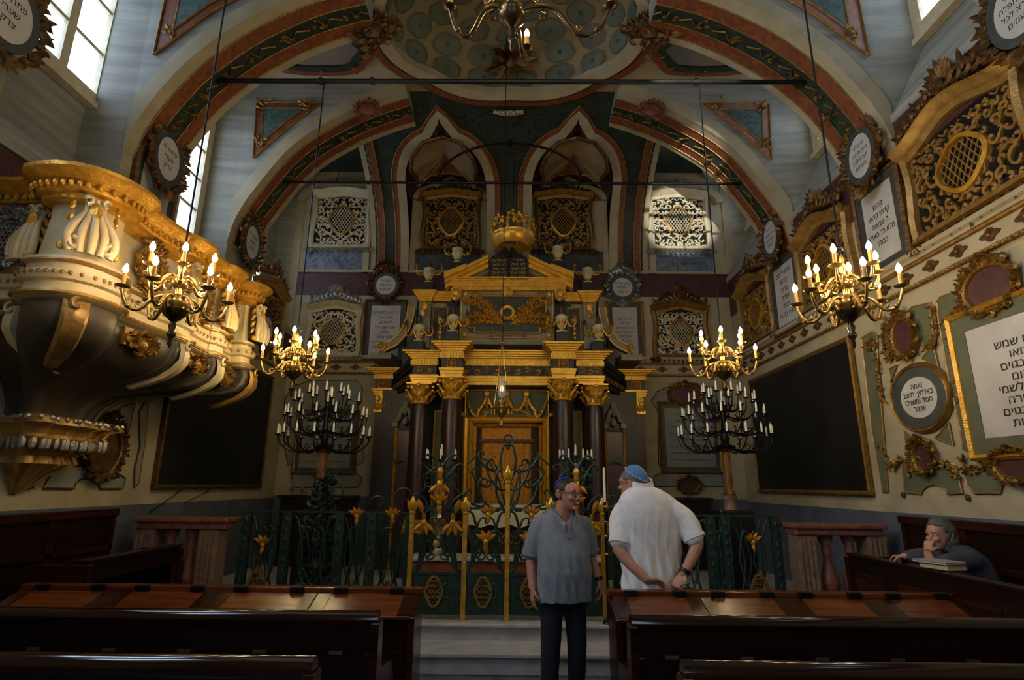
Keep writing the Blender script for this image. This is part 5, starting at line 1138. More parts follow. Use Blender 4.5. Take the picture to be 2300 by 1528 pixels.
PX=[Gx(922),Gx(1043),Gx(1139),Gx(1238),Gx(1356)]
for i,x in enumerate(PX): gpost(x,Gz(1047) if i==2 else Gz(1116))
m=MB()
for z in (zt,PL+.42,PL+.06): m.box(PX[0],PX[-1],GY-.012,GY+.012,z-.012,z+.012)
m.build('cross_bar','greeniron',smooth=0,**WG)
m=MB(); m.box(PX[0],PX[-1],GY-.004,GY+.004,PL+.07,PL+.41); m.build('kick_plate','greeniron',smooth=0,**WG)
def lz(g,x,z,w,h):
    # pierced gilt lozenge
    g.sweep([(x+w*.5*cos(2*PI*i/20)*(1+.12*cos(8*PI*i/20)),GY-.015,z+h*.5*sin(2*PI*i/20)) for i in range(20)],[(-.012,0),(-.012,.014),(.012,.014),(.012,0)],loop=True)
    for i in range(3):
        for j in range(4):
            xx=x+(i-1)*w*.24+(j%2)*w*.0; zz=z+(j-1.5)*h*.19; g.tube([(xx+.022*cos(t),GY-.02,zz+.022*sin(t)) for t in [2*PI*k/8 for k in range(9)]],.008,4)
def leafcl(g,x,z,s,up=1):
    for a in (-.9,-.35,.35,.9): g.leaf(x,z,up*PI/2+a,s,s*.42,GY-.02,.03)
    g.ell((x,GY-.03,z),s*.25,.03,s*.3); g.leaf(x,z,-up*PI/2,s*.8,s*.4,GY-.02,.03)
for i in range(4):
    x0,x1=PX[i],PX[i+1]; xc=(x0+x1)/2; w=x1-x0; m=MB()
    for s in (1,-1):
        for (za,zb,r,o) in ((PL+.5,zt-.08,.075,.30),(PL+.62,zt-.25,.055,.12),(PL+.46,PL+.75,.05,.38)):
            sscroll(m,xc+s*w*o,za,xc+s*w*o,zb,r*min(1,w/.4),GY,.011,-s)
            sscroll(m,xc+s*w*(o-.08),za+.1,xc+s*w*(o-.12),zb-.05,r*.8*min(1,w/.4),GY,.009,s)
        m.tube(spiral(xc+s*w*.2,PL+.24,.09,PI/2,s*5,12,GY-.01),.009,5)
    m.build('scrollwork','greeniron',**WG)
    m=MB(); lz(m,xc-(.02 if i<2 else 0),PL+.26,.15,.27); m.build('gilt_lozenge','oldgold',**WG)
    m=MB()
    if i in (0,3):
        for s in (1,-1): leafcl(m,xc+s*w*.27,PL+.90,.13,-1); m.leaf(xc+s*w*.3,PL+.98,PI/2-s*.3,.16,.06,GY-.02,.03)
        m.ell((xc-.02,GY-.02,PL+.7),.03,.03,.04)
    else: leafcl(m,xc,PL+.72,.13,1); leafcl(m,xc+.02,zt-.06,.11,1)
    m.build('gilt_leaves','gold',**WG)
# cresting above the gate: a spreading tree of scrolls in the middle, lyres at the sides
m=MB(); xc=PX[2]; R=random.Random(6)
for s in (1,-1):
    for (x0,z0,x1,z1,r) in ((.05,.0,.12,.32,.07),(.16,.0,.3,.2,.08),(.1,.2,.22,.42,.06),(.04,.3,.06,.6,.05),(.3,.02,.42,.1,.06),(.18,.38,.3,.5,.05),(.24,.22,.36,.34,.05)):
        sscroll(m,xc+s*x0,zt+z0,xc+s*x1,zt+z1,r,GY,.011,s)
    P=[(xc+s*a,GY,zt+b) for a,b in ((.02,.02),(.1,.3),(.2,.47),(.33,.52),(.42,.44))]; m.tube(P,.010,5)
    for k in range(16): m.ell((xc+s*R.uniform(.06,.42),GY-.015,zt+R.uniform(.1,.58)),.008,.008,.008,5,3)
    m.tube([(xc+s*.05*sin(t),GY,zt+.62+.06*(1-cos(t))) for t in [PI*k/8 for k in range(9)]],.010,5)
    for xm,sc in (((PX[0]+PX[1])/2,1),((PX[3]+PX[4])/2,1)):
        for (x0,z0,x1,z1,r) in ((.05,.02,.06,.3,.06),(.12,.02,.2,.12,.055),(.08,.26,.16,.42,.05),(.02,.4,.1,.52,.045)): sscroll(m,xm+s*x0,zt+z0,xm+s*x1,zt+z1,r,GY,.010,-s)
        m.tube([(xm+s*a,GY,zt+b) for a,b in ((.2,.0),(.24,.12),(.15,.2),(.17,.32),(.06,.40))],.009,5)
m.build('cresting','greeniron',**WG)
m=MB()
for xm in ((PX[0]+PX[1])/2,(PX[3]+PX[4])/2):
    leafcl(m,xm,zt+.24,.14,-1); m.ell((xm,GY-.02,zt+.36),.035,.03,.05); leafcl(m,xm,zt+.05,.12,1)
m.build('gilt_cresting_leaves','gold',**WG)
# side railings
def railing(xs,label,lozx,flx,mirror=1):
    t=thing('iron_railing',label,'railing',((xs[0]+xs[-1])/2,GY+.25,PL),0,'iron railings beside the gate'); K=dict(parent=t,world=True); y=GY+.25; z1=1.32
    m=MB(); m.box(xs[0],xs[-1],y-.015,y+.015,z1-.02,z1); m.box(xs[0],xs[-1],y-.012,y+.012,PL+.08,PL+.1); m.build('rail','greeniron',smooth=0,**K)
    for i,x in enumerate(xs):
        m=MB(); m.box(x-.045,x+.045,y-.03,y+.03,PL,z1); 
        for k in range(9): m.ell((x,y-.035,PL+.1+k*.1),.02,.012,.035,6,4)
        m.build('post','greeniron',smooth=0,bevel=.004,**K)
    m=MB()
    for a,b in zip(xs[:-1],xs[1:]):
        c=(a+b)/2; w=b-a
        for s in (1,-1):
            sscroll(m,c+s*w*.3,PL+.16,c+s*w*.3,z1-.1,.06,y,.010,-s); sscroll(m,c+s*w*.14,PL+.3,c+s*w*.18,z1-.2,.05,y,.010,s); m.tube([(c+s*w*.05,y,PL+.1),(c+s*w*.12,y,PL+.3),(c+s*w*.02,y,PL+.55),(c+s*w*.2,y,z1-.05)],.008,5)
    m.build('scrollwork','greeniron',**K)
    global GY_
    for x in lozx:
        g=MB(); T=g.T; g.T=Mx.Translation((0,.25,0)); lz(g,x,PL+.27,.16,.28); g.build('gilt_lozenge','oldgold',**K)
    for x,z in flx:
        g=MB(); g.T=Mx.Translation((0,.25,0)); leafcl(g,x,z,.11,1); g.build('gilt_flower','gold',**K)
    return t
q=lambda px,py=1230: atY(px,py,GY+.25).x
railing([q(548),q(640),q(760),q(832),q(918)],'green iron railing left of the gate with gilded flowers and posts',[q(587)],[(q(592),.98),(q(798),1.27),(q(880),1.27),(q(875),.50)])
railing([q(1385),q(1480),q(1598),q(1632),q(1745)],'green iron railing right of the gate behind the man in white',[q(1697)],[(q(1690),1.05),(q(1440),.5)])
# volutes stepping up to the gate
for s,xs in ((-1,(845,905)),(1,(1375,1430))):
    m=MB(); y=GY+.25
    for i,px in enumerate(xs if s<0 else xs[::-1]): m.tube(spiral(q(px),1.40+.07*i,.10+.02*i,PI,-s*-5.2 if s>0 else -5.2,14,y),.012,5)
    m.build('volute','greeniron',bpy.data.objects['iron_railing' if s<0 else 'iron_railing.001'],world=True)
# dense iron foliage pillar on the left rail
def pillar(px,label,top):
    x=q(px); y=GY+.45; t=thing('foliage_pillar',label,'pillar',(x,y,PL),0,'iron foliage pillars'); R=random.Random(px); H=atY(px,top,y).z-PL
    MB().box(-.03,.03,-.03,.03,0,H*.92).build('core','greeniron',t,smooth=0); g=MB()
    for k in range(240):
        a=R.uniform(0,6.28); z=R.uniform(.05,H*.95); r=.05+.17*(1-z/H)**.7; g.T=Mx.Rotation(a,4,'Z'); g.leaf(R.uniform(-.04,.04),z,R.uniform(-.3,3.4),R.uniform(.07,.13),.05,-r*R.uniform(.5,1),.03)
    for k in range(26):
        a=R.uniform(0,6.28); z=.1+H*.8*k/26; r=.06+.15*(1-z/H)**.7; g.T=Mx.Rotation(a,4,'Z'); g.tube(spiral(0,z,.06,R.uniform(0,6),5,9,-r),.009,5)
    g.T=Mx.Identity(4)
    for s in (1,-1): g.tube([(s*a,0,H*b) for a,b in ((.02,.84),(.05,.94),(.10,.985),(.13,.96))],.012,5)
    g.build('foliage','greeniron',t); g=MB()
    for z,r in ((.35,.1),(.62,.09),(.85,.07),(1.15,.05)): g.lathe([(.02,0),(r*.5,.03),(r*.75,.07),(r*.5,.11),(.02,.15)],(0,-.08,z),14)
    g.build('vase','slate',t)
pillar(702,'tall pillar of dark iron leaves on the railing under the left candelabrum',1062)
# marble balustrades
def balustrade(x0,x1,label,ptop,pbot,piers):
    y=6.15; xa,xb=atY(x0,ptop,y).x,atY(x1,ptop,y).x; zt=atY((x0+x1)/2,ptop,y).z; t=thing('balustrade',label,'balustrade',((xa+xb)/2,y,PL),0,'red marble balustrades'); w=(xb-xa)/2; h=zt-PL
    m=MB(); m.box(-w,w,-.16,.16,h-.045,h); m.box(-w+.03,w-.03,-.13,.13,h-.11,h-.045); m.build('cap','balustrade',t,smooth=0,bevel=.012)
    m=MB(); m.box(-w+.02,w-.02,-.14,.14,0,.1); m.build('plinth','balustrade',t,smooth=0,bevel=.012)
    for p in piers:
        m=MB(); x=-w+2*w*p; m.box(x-.10,x+.10,-.11,.11,.1,h-.11)
        for k in range(4): m.box(x-.085+k*.047,x-.06+k*.047,-.12,-.10,.14,h-.15)
        m.build('pier','pilastermarble',t,smooth=0,bevel=.006)
    for k in range(2):
        x=-w+2*w*(piers[0]+(piers[1]-piers[0])*(k+1)/3); hh=h-.21
        MB().lathe([(.07,0),(.07,.06*hh),(.045,.10*hh),(.05,.14*hh),(.095,.30*hh),(.09,.40*hh),(.045,.58*hh),(.035,.7*hh),(.05,.78*hh),(.04,.84*hh),(.07,.94*hh),(.07,hh)],(x,0,.1),18).build('baluster','balustrade' ,t,smooth=50)
balustrade(320,527,'red marble balustrade on the left under the dark canvas',1162,1310,(.12,.8)); balustrade(1764,1972,'red marble balustrade on the right next to the seated lady',1176,1312,(.16,.9))
# dark cabinets against the far wall, with little cups on the left one
for x0,x1,yt,lab in ((630,797,1112,'dark cabinet against the far wall below the left plaque, small cups on top'),(1492,1598,1118,'dark cabinet against the far wall below the right plaque')):
    a,b=atY(x0,yt,9.6),atY(x1,yt,9.6); t=thing('dark_cabinet',lab,'cabinet',((a.x+b.x)/2,9.7,PL)); w=(b.x-a.x)/2; h=a.z-PL
    MB().box(-w+.04,w-.04,-.18,.2,0,h-.05).build('body','darkwood',t,smooth=0,bevel=.01); MB().box(-w,w,-.22,.22,h-.05,h).build('top','black_slate',t,smooth=0,bevel=.01)
    for s in (1,-1): MB().box(s*w*.47-w*.40,s*w*.47+w*.40,-.2,-.18,.1,h-.15).build('door','darkwood',t,smooth=0,bevel=.008)
    if x0<900:
        for i in range(6):
            o=MB().lathe([(.03,0),(.012,.02),(.012,.05),(.035,.08),(.03,.14)],n=10).build('cup','pilastermarble'); o.location=((a.x+b.x)/2-.1+.17*i-.35,9.65,PL+h); tag(o,'small pale cup in the row on top of the left dark cabinet','cup','cups on the left cabinet')
# thin candle lighter standing by the gate
p=atY(1366,1395,5.95); t=thing('candle_pole','tall thin dark pole carrying a white taper beside the right gate post','candle pole',(p.x,5.93,PL)); h=atY(1357,1128,5.93).z-PL; h2=atY(1357,1050,5.93).z-PL
MB().lathe([(.06,0),(.05,.02),(.012,.04),(.011,h)],n=10).build('pole','iron',t); MB().lathe([(.014,h),(.012,h2-.02),(.003,h2)],n=8).build('taper','wax',t)
m=MB()
for z in (h*.55,h*.7,h*.82,h*.95): m.lathe([(.012,0),(.018,.01),(.012,.02)],(0,0,z),8)
m.build('knop','silver',t)
# ================= PEWS AND READING DESKS =================
def desk(x0,x1,label,lids,flip):
    t=thing('reading_desk',label,'desk',((x0+x1)/2,4.11,0)); w=(x1-x0)/2; yf,yn,zf,zn=.14,-.14,.895,.795
    m=MB(); m.loft([[(x,yf-.02,0),(x,yf-.02,zf-.03),(x,yn+.03,zn-.03),(x,yn+.03,0)] for x in (-w+.02,w-.02)]); m.build('carcass','wood',t,smooth=0)
    for s in (-1,1):
        m=MB(); x=s*(w-.012); m.loft([[(x+d,yf,0),(x+d,yf,zf-.012),(x+d,yn-.03,zn-.018),(x+d,yn-.03,.0)] for d in (-.022,.022)]); m.build('end_panel','wood',t,smooth=0,bevel=.004)
    sl=lambda y,o=0: zn+(zf-zn)*(y-yn)/(yf-yn)+o
    m=MB(); m.box(-w-.01,w+.01,yf-.05,yf+.04,zf-.025,zf+.012); m.build('top_strip','deskwood',t,smooth=0,bevel=.006)
    for i in range(lids):
        a=-w+.01+(2*w-.02)*i/lids; b=-w+.01+(2*w-.02)*(i+1)/lids; m=MB(); y0,y1=yn-.03,yf-.055
        m.loft([[(x,y1,sl(y1,-.022)),(x,y1,sl(y1)),(x,y0,sl(y0)),(x,y0,sl(y0,-.022))] for x in (a+.003,b-.003)]); o=m.build('lid','deskwood',t,smooth=0,bevel=.004)
        m=MB(); 
        for u in (a+.05,b-.05): m.loft([[(x,y1,sl(y1,.002)),(x,y1,sl(y1,.004)),(x,y0,sl(y0,.004)),(x,y0,sl(y0,.002))] for x in (u-.045,u+.045)])
        m.build('lid_batten','wood',o,smooth=0)
        for u in (.22,.78):
            m=MB(); c=a+(b-a)*u; m.box(c-.045,c+.045,yf-.075,yf-.035,sl(yf-.05,.0),zf+.016); m.build('hinge','iron',o,smooth=0,bevel=.003)
    return t
desk(-3.42,-.655,'long reading desk with slanted lids on the left of the aisle',4,1); desk(.645,3.03,'long reading desk with slanted lids right of the aisle, by the man in white',4,-1)
def pew(x0,x1,y,h,label,inner):
    t=thing('pew',label,'pew',((x0+x1)/2,y,0),0,'dark pews facing the ark'); w=(x1-x0)/2
    m=MB(); m.box(-w,w,-.02,.02,.06,h-.05); m.build('backrest','darkwood',t,smooth=0)
    m=MB(); m.sweep([(-w-.01,0,h-.05),(w+.01,0,h-.05)],[(-.032,-.03)]+[(-.042*cos(PI*k/12),-.01+.055*sin(PI*k/12)) for k in range(13)]+[(.032,-.03)],out=(0,0,1)); m.build('top_rail','polished',t,smooth=40)
    m=MB(); m.box(-w,w,-.028,-.018,h-.21,h-.06); m.box(-w,w,-.028,-.018,.06,.2)
    n=max(3,int(2*w/.7))
    for i in range(n+1): x=-w+2*w*i/n; m.box(max(-w,x-.05),min(w,x+.05),-.028,-.018,.2,h-.21)
    m.build('rail_frame','darkwood',t,smooth=0,bevel=.003)
    m=MB(); m.box(-w,w,.02,.40,.42,.45); m.build('seat','darkwood',t,smooth=0,bevel=.006)
    for s in (-1,1):
        m=MB(); x=s*(w-.0); m.loft([[(x+d,-.045,0),(x+d,-.045,h-.06),(x+d,.05,h-.06),(x+d,.08,.66),(x+d,.36,.62),(x+d,.42,.5),(x+d,.42,0)] for d in (-.022,.022)]); m.build('end_panel','wood',t,smooth=0,bevel=.004)
    for i in range(n):
        for u in (.25,.75):
            x=-w+2*w*(i+u)/n; MB().box(x-.035,x+.035,-.032,-.026,h-.212,h-.196).build('hinge','steel',t,smooth=0)
    return t
pew(-3.9,-.735,3.28,.955,'dark pew just behind the left reading desk',1); pew(.615,3.7,3.28,.95,'dark pew just behind the right reading desk',-1)
pew(-3.9,-.79,2.45,.955,'nearest dark pew at the bottom left corner of the picture',1); pew(.655,3.7,2.45,.955,'nearest dark pew at the bottom right corner of the picture',-1)
# panelled stalls along the side walls with a desk in front
def stall(s,y1,label,dx,dz,dy1,dlabel):
    xw=XL if s<0 else XR; y0=1.2; t=thing('wall_stall',label,'stall',(xw-s*.02,(y0+y1)/2,0),PI/2 if s<0 else -PI/2); w=(y1-y0)/2; h=1.34
    m=MB(); m.box(-w,w,-.05,0,0,h); m.build('back_panel','darkwood',t,smooth=0)
    m=MB(); m.box(-w,w,-.09,0,h-.07,h); m.box(-w,w,-.07,-.04,.95,1.0)
    n=6
    for i in range(n+1): x=-w+2*w*i/n; m.box(max(-w,x-.045),min(w,x+.045),-.07,-.04,.46,h-.07)
    m.build('frame','wood',t,smooth=0,bevel=.004)
    m=MB(); m.box(-w,w,-.5,-.05,.42,.46); m.box(-w,w,-.46,-.43,0,.42); m.build('seat','darkwood',t,smooth=0,bevel=.006)
    y0=4.42 if s<0 else 2.0; t=thing('stall_desk',dlabel,'desk',(dx,(y0+dy1)/2,0),PI/2 if s<0 else -PI/2); w=(dy1-y0)/2
    m=MB(); m.box(-w,w,-.06,-.02,0,dz-.02); m.build('front','darkwood',t,smooth=0)
    m=MB(); m.loft([[(x,-.08,dz-.02),(x,-.08,dz),(x,.02,dz),(x,.32,dz-.06),(x,.32,dz-.09),(x,.02,dz-.03)] for x in (-w,w)]); m.build('top','darkwood',t,smooth=0,bevel=.004)
    for q in (-1,1): m=MB(); m.box(q*w-.025,q*w+.025,-.09,.30,0,dz-.03); m.build('end_panel','wood',t,smooth=0,bevel=.005)
    m=MB(); n=6
    for i in range(n): x=-w+2*w*(i+.5)/n; m.box(x-.2,x+.2,-.068,-.06,.2,dz-.15)
    m.build('panel','wood',t,smooth=0,bevel=.006)
stall(-1,5.95,'dark panelled stall along the left wall below the balcony',-3.2,1.04,5.6,'dark desk in front of the left wall stall')
stall(1,5.93,'dark panelled stall along the right wall behind the seated lady',3.03,1.04,5.42,'dark desk in front of the right wall stall, books lying on it')
# books on the right desk, a folded paper further along
a=atX(2130,1276,3.1); zt=1.045
t=thing('book','red-edged thick book lying flat on the right stall desk by the lady','book',(3.06,a.y,zt),-1.35); MB().box(-.11,.11,-.08,.08,.004,.034).build('pages','page',t,smooth=0)
MB().box(-.115,.115,-.085,.085,0,.004).build('back_cover','book_red',t,smooth=0); MB().box(-.115,.115,.08,.086,0,.038).build('spine','book_red',t,smooth=0); MB().box(-.115,.115,-.085,.085,.034,.038).build('front_cover','book_red',t,smooth=0)
t=thing('book','thin grey book lying on top of the thick book','book',(3.05,a.y+.02,zt+.039),-1.28); MB().box(-.125,.125,-.09,.09,.003,.015).build('pages','page',t,smooth=0); MB().box(-.13,.13,-.095,.095,.014,.018).build('front_cover','book_grey',t,smooth=0); MB().box(-.13,.13,-.095,.095,0,.003).build('back_cover','book_grey',t,smooth=0)

# thin cable trailing down the left wall, hanging wire in the dark left vault
t=thing('cable','two thin dark cables running slantwise down the left wall under the dark canvas','cable',(XL,6.9,1.4)); K=dict(parent=t,world=True)
for a,b in (((432,1082),(335,1152)),((490,1090),(415,1130))):
    p,q=atX(*a,XL+.03),atX(*b,XL+.03); m=MB(); m.tube([p,p.lerp(q,.5)+V((0,0,-.01)),q],.005,5); m.build('cord','iron',**K)
p,q=atY(756,404,9.9),atY(790,318,8.6); t=thing('hanging_wire','thin wire slanting up from the screen crest in the dark left vault','wire',p); MB().tube([p,q],.006,5).build('wire','iron',t,world=True); MB().ell(p,.02,.02,.02,8,5).build('hook','iron',t,world=True)
# ================= PEOPLE =================
def remesh(mb,name,m,parent,vox,smooth=6,fn=None,keep=None):
    me=bpy.data.meshes.new(name); me.from_pydata([tuple(p) for p in mb.v],[],mb.f); bm=bmesh.new(); bm.from_mesh(me); bmesh.ops.recalc_face_normals(bm,faces=bm.faces); bm.to_mesh(me); bm.free()
    o=bpy.data.objects.new('tmp',me); COL.objects.link(o); r=o.modifiers.new('r','REMESH'); r.mode='VOXEL'; r.voxel_size=vox
    q=o.modifiers.new('s','SMOOTH'); q.factor=.5; q.iterations=smooth
    dg=bpy.context.evaluated_depsgraph_get(); n=bpy.data.meshes.new_from_object(o.evaluated_get(dg)); bpy.data.objects.remove(o); n.name=name
    if fn:
        ns=[v.normal.copy() for v in n.vertices]
        for v,a in zip(n.vertices,ns): v.co+=a*fn(v.co)
    n.materials.clear(); n.materials.append(MT[m]); n.polygons.foreach_set('use_smooth',[True]*len(n.polygons)); n.update()
    o=bpy.data.objects.new(name,n); COL.objects.link(o); o.parent=parent; return o
def limb(mb,pts,rs,n=12,sub=4):
    # tapering limb through the joints with rounded ends
    P=[V(p) for p in pts]; Q=[];R=[]
    for i in range(len(P)-1):
        p0,p1,p2,p3=P[max(i-1,0)],P[i],P[i+1],P[min(i+2,len(P)-1)]
        for j in range(sub):
            t=j/sub; Q.append(.5*((2*p1)+(p2-p0)*t+(2*p0-5*p1+4*p2-p3)*t*t+(3*p1-p0-3*p2+p3)*t**3)); R.append(rs[i]*(1-t)+rs[i+1]*t)
    Q.append(P[-1]); R.append(rs[-1]); a=(Q[0]-Q[1]).normalized(); b=(Q[-1]-Q[-2]).normalized()
    Q=[Q[0]+a*R[0]*.75,Q[0]+a*R[0]*.4]+Q+[Q[-1]+b*R[-1]*.4,Q[-1]+b*R[-1]*.75]; R=[R[0]*.45,R[0]*.85]+R+[R[-1]*.85,R[-1]*.45]
    mb.tube(Q,R,n)
def torso(mb,rings,n=24):
    # rings: (x,y,z,rx,ry[,rotation])
    R=[]
    for r in rings:
        x,y,z,rx,ry=r[:5]; a0=r[5] if len(r)>5 else 0; ring=[]
        for j in range(n):
            a=2*PI*j/n; u=rx*abs(cos(a))**.85*(1 if cos(a)>0 else -1); w=ry*abs(sin(a))**.9*(1 if sin(a)>0 else -1); ring.append((x+u*cos(a0)-w*sin(a0),y+u*sin(a0)+w*cos(a0),z))
        R.append(ring)
    mb.loft(R)
def headmesh(mb,s=1,lady=0,old=0):
    e=lambda c,rx,ry,rz,n=18,m=12: mb.ell(c,rx,ry,rz,n,m)
    e((0,.018,.035),.077,.097,.088); e((0,-.02,.03),.070,.075,.075)
    for z,w,yf,yb in (): pass
    rings=[(.03,.069,-.088,.05),(.0,.070,-.088,.05),(-.03,.067,-.088,.045),(-.055,.060,-.087,.035),(-.08,.048,-.085,.02),(-.10,.036,-.082,.0),(-.115,.020,-.075,-.02)]
    R=[]
    for z,w,yf,yb in rings:
        c=(yf+yb)/2; d=(yb-yf)/2; R.append([(w*cos(a)*(1 if sin(a)>-.2 else .97),c+d*sin(a),z) for a in [2*PI*j/18 for j in range(18)]])
    mb.loft(R)
    mb.tube([(0,-.086,.025),(0,-.098,.005),(0,-.110,-.018),(0,-.112,-.028)],[.008,.010,.0135,.013],10); 
    for q in (1,-1):
        e((q*.011,-.100,-.030),.0095,.012,.009,8,6); e((q*.036,-.078,-.018),.024,.020,.022,10,8); e((q*.030,-.088,.036),.024,.010,.008,10,6)
        mb.tube([(q*.076,.012,.03),(q*.085,.028,.026),(q*.088,.034,.0),(q*.082,.022,-.022),(q*.075,.010,-.028)],[.010,.012,.012,.011,.008],8); e((q*.078,.016,.0),.008,.016,.024,8,6)
    e((0,-.093,-.052),.022,.010,.007,10,6); e((0,-.090,-.064),.020,.010,.008,10,6); e((0,-.084,-.098),.020,.014,.014,10,8)
def T_head(c,yaw,tilt=0,roll=0,s=1): return Mx.Translation(V(c))@Mx.Rotation(yaw,4,'Z')@Mx.Rotation(tilt,4,'X')@Mx.Rotation(roll,4,'Y')@Mx.Scale(s,4)
def hand(mb,w,d,nrm,s=1,curl=.5,thumb=1,spread=.09):
    # wrist point, pointing direction, back-of-hand normal; thumb=+1 or -1 picks the side
    d=V(d).normalized(); n=V(nrm); n=(n-d*n.dot(d)).normalized(); b=d.cross(n)*thumb; w=V(w)
    def at(u,v,h): return w+d*u*s+b*v*s+n*h*s
    rings=[]
    for u,hw,ht in ((-.012,.024,.017),(.015,.030,.016),(.045,.038,.015),(.075,.041,.013),(.092,.039,.010)):
        rings.append([at(u,hw*cos(a),ht*sin(a)) for a in [2*PI*j/12 for j in range(12)]])
    mb.loft(rings)
    for k,(v,l,r) in enumerate(((.030,.072,.0088),(.010,.082,.0092),(-.011,.076,.0088),(-.030,.060,.0078))):
        p=at(.086-abs(v-.0)*.25,v,0); a=0; P=[at(.07,v*.95,0),p]; R=[r*1.1,r*1.1]; side=(v/.03)*spread
        for j,f in enumerate((.46,.30,.24)):
            a+=curl*(.75,1.0,.7)[j]+.04*k; P.append(P[-1]+(d*cos(a)+b*side*cos(a)-n*sin(a))*l*f*s); R.append(r*(1-.1*(j+1)))
        mb.tube(P,[q*s for q in R],8); mb.ell(P[-1],R[-1]*s,R[-1]*s,R[-1]*s,8,6)
    P=[at(.012,.024,-.004),at(.036,.048,-.012),at(.060,.060,-.022-.02*curl),at(.082,.062-.02*curl,-.030-.03*curl)]; mb.tube(P,[.013*s,.012*s,.0105*s,.008*s],8); mb.ell(P[-1],.008*s,.008*s,.008*s,8,6)
def capmesh(T,name,m,par,c,rx,ry,rz,pred,sub=64,hole=None):
    # a fitted shell over the skull: keeps the part of an ellipsoid for which pred(x,y,z) holds
    g=MB(); g.T=T; vs=[];fs=[]; n,k=sub*2,sub
    for i in range(k+1):
        for j in range(n): vs.append((c[0]+rx*sin(PI*i/k)*cos(2*PI*j/n),c[1]+ry*sin(PI*i/k)*sin(2*PI*j/n),c[2]+rz*cos(PI*i/k)))
    for i in range(k):
        for j in range(n):
            q=(i*n+j,i*n+(j+1)%n,(i+1)*n+(j+1)%n,(i+1)*n+j); cc=[sum(vs[a][t] for a in q)/4 for t in range(3)]
            if pred(*cc): fs.append(q)
    g.add(vs,fs); o=g.build(name,m,par,smooth=60); bm=bmesh.new(); bm.from_mesh(o.data); bmesh.ops.delete(bm,geom=[v for v in bm.verts if not v.link_faces],context='VERTS'); bm.to_mesh(o.data); bm.free()
    sd=o.modifiers.new('thick','SOLIDIFY'); sd.thickness=.008; sd.offset=-1; return o
def face(T,par,par_eye=True,glasses=None,smile=0):
    for q in (1,-1):
        g=MB(); g.T=T; g.ell((q*.031,-.0815,.016),.0125,.0085,.0075,10,8); o=g.build('eye','eyewhite',par); g=MB(); g.T=T; g.ell((q*.031+.002,-.0875,.016),.0055,.0035,.0058,8,6); g.build('iris','iris',o)
        g=MB(); g.T=T; g.tube([(q*.015,-.094,.040),(q*.031,-.094,.043),(q*.049,-.084,.037)],[.003,.004,.002],6,flat=.8); g.build('eyebrow','hair_dark' if smile else 'hair_grey',par)
    g=MB(); g.T=T
    if smile:
        g.tube([(-.030,-.086,-.048),(-.015,-.097,-.058),(0,-.100,-.061),(.015,-.097,-.058),(.030,-.086,-.048)],[.002,.006,.007,.006,.002],8); o=g.build('mouth','lips',par)
        g=MB(); g.T=T; g.tube([(-.021,-.094,-.052),(0,-.1045,-.058),(.021,-.094,-.052)],[.002,.0042,.002],6); g.build('teeth','teeth',o)
    else: g.tube([(-.024,-.090,-.056),(0,-.101,-.057),(.024,-.090,-.056)],[.002,.006,.002],8); g.build('mouth','lips',par)
    if glasses:
        g=MB(); g.T=T
        for q in (1,-1):
            g.tube([(q*.032+.024*cos(a),-.104+.010*abs(cos(a))*(cos(a)*q>0),.012+.016*sin(a)) for a in [2*PI*k/16 for k in range(17)]],.0018,5); g.tube([(q*.055,-.097,.016),(q*.074,-.06,.018),(q*.084,.012,.018),(q*.086,.03,.0)],.002,5)
        g.tube([(-.009,-.106,.014),(0,-.109,.017),(.009,-.106,.014)],.0018,5); g.build('glasses',glasses,par)
def folds(fs,amp,zlo,zhi,k=1.):
    # soft creases running down the cloth, sharper on their ridges
    def f(c):
        t=max(0,min(1,(zhi-c.z)/(zhi-zlo))); a=math.atan2(c.y-fs[1],c.x-fs[0]); s=sin(a*8*k+c.z*4+1.5*sin(c.z*7)); return amp*(t*(1-2*abs(s)**.7)+.5*t*sin(a*15*k-c.z*9+1)+.35*sin(c.z*30+a*6)*(.3+t))
    return f
# ---------- man in the grey polo shirt, turned towards his companion
MA=(.37,4.80); ma=thing('person','man in grey polo shirt, dark jeans and blue skullcap, smiling, arms at his sides','person',(MA[0],MA[1],0))
tw=.28; Rz=Mx.Rotation(tw,4,'Z'); r3=lambda x,y,z: tuple(Rz@V((x,y,z)))
b=MB(); HT=T_head(r3(.03,-.06,1.53),.72,.06,.03)@Mx.Diagonal((1.09,1.03,1.02,1))
b.T=HT; headmesh(b); b.T=Mx.Identity(4)
limb(b,[r3(.0,.01,1.33),r3(.015,-.01,1.42),r3(.03,-.045,1.47)],[.075,.070,.068])
torso(b,[r3(0,.02,1.36)+(.06,.055,tw),r3(0,.02,1.32)+(.17,.085,tw),r3(0,.01,1.22)+(.185,.11,tw),r3(0,-.01,1.05)+(.175,.125,tw),r3(0,-.01,.92)+(.18,.13,tw),r3(0,.02,.78)+(.165,.115,tw)])
for s in (1,-1):
    limb(b,[r3(s*.09,.02,.80),r3(s*.105,.0,.46),r3(s*.11,.03,.10),r3(s*.11,.02,.06)],[.085,.058,.038,.034]); limb(b,[r3(s*.11,.05,.045),r3(s*.13,-.06,.03),r3(s*.14,-.14,.025)],[.038,.036,.028])
la=[r3(-.195,.03,1.30),r3(-.245,.06,1.06),r3(-.255,-.01,.83)]; ra=[r3(.195,.0,1.30),r3(.25,.04,1.08),r3(.30,-.02,.87)]
limb(b,la,[.056,.042,.029]); limb(b,ra,[.056,.042,.029])
hand(b,la[2],(-.02,-.10,-1),(-1,-.2,0),1,.35,-1); hand(b,ra[2],(.12,-.06,-1),(1,-.1,.1),1,.4,1)
remesh(b,'body','skin_red',ma,.0055,4)
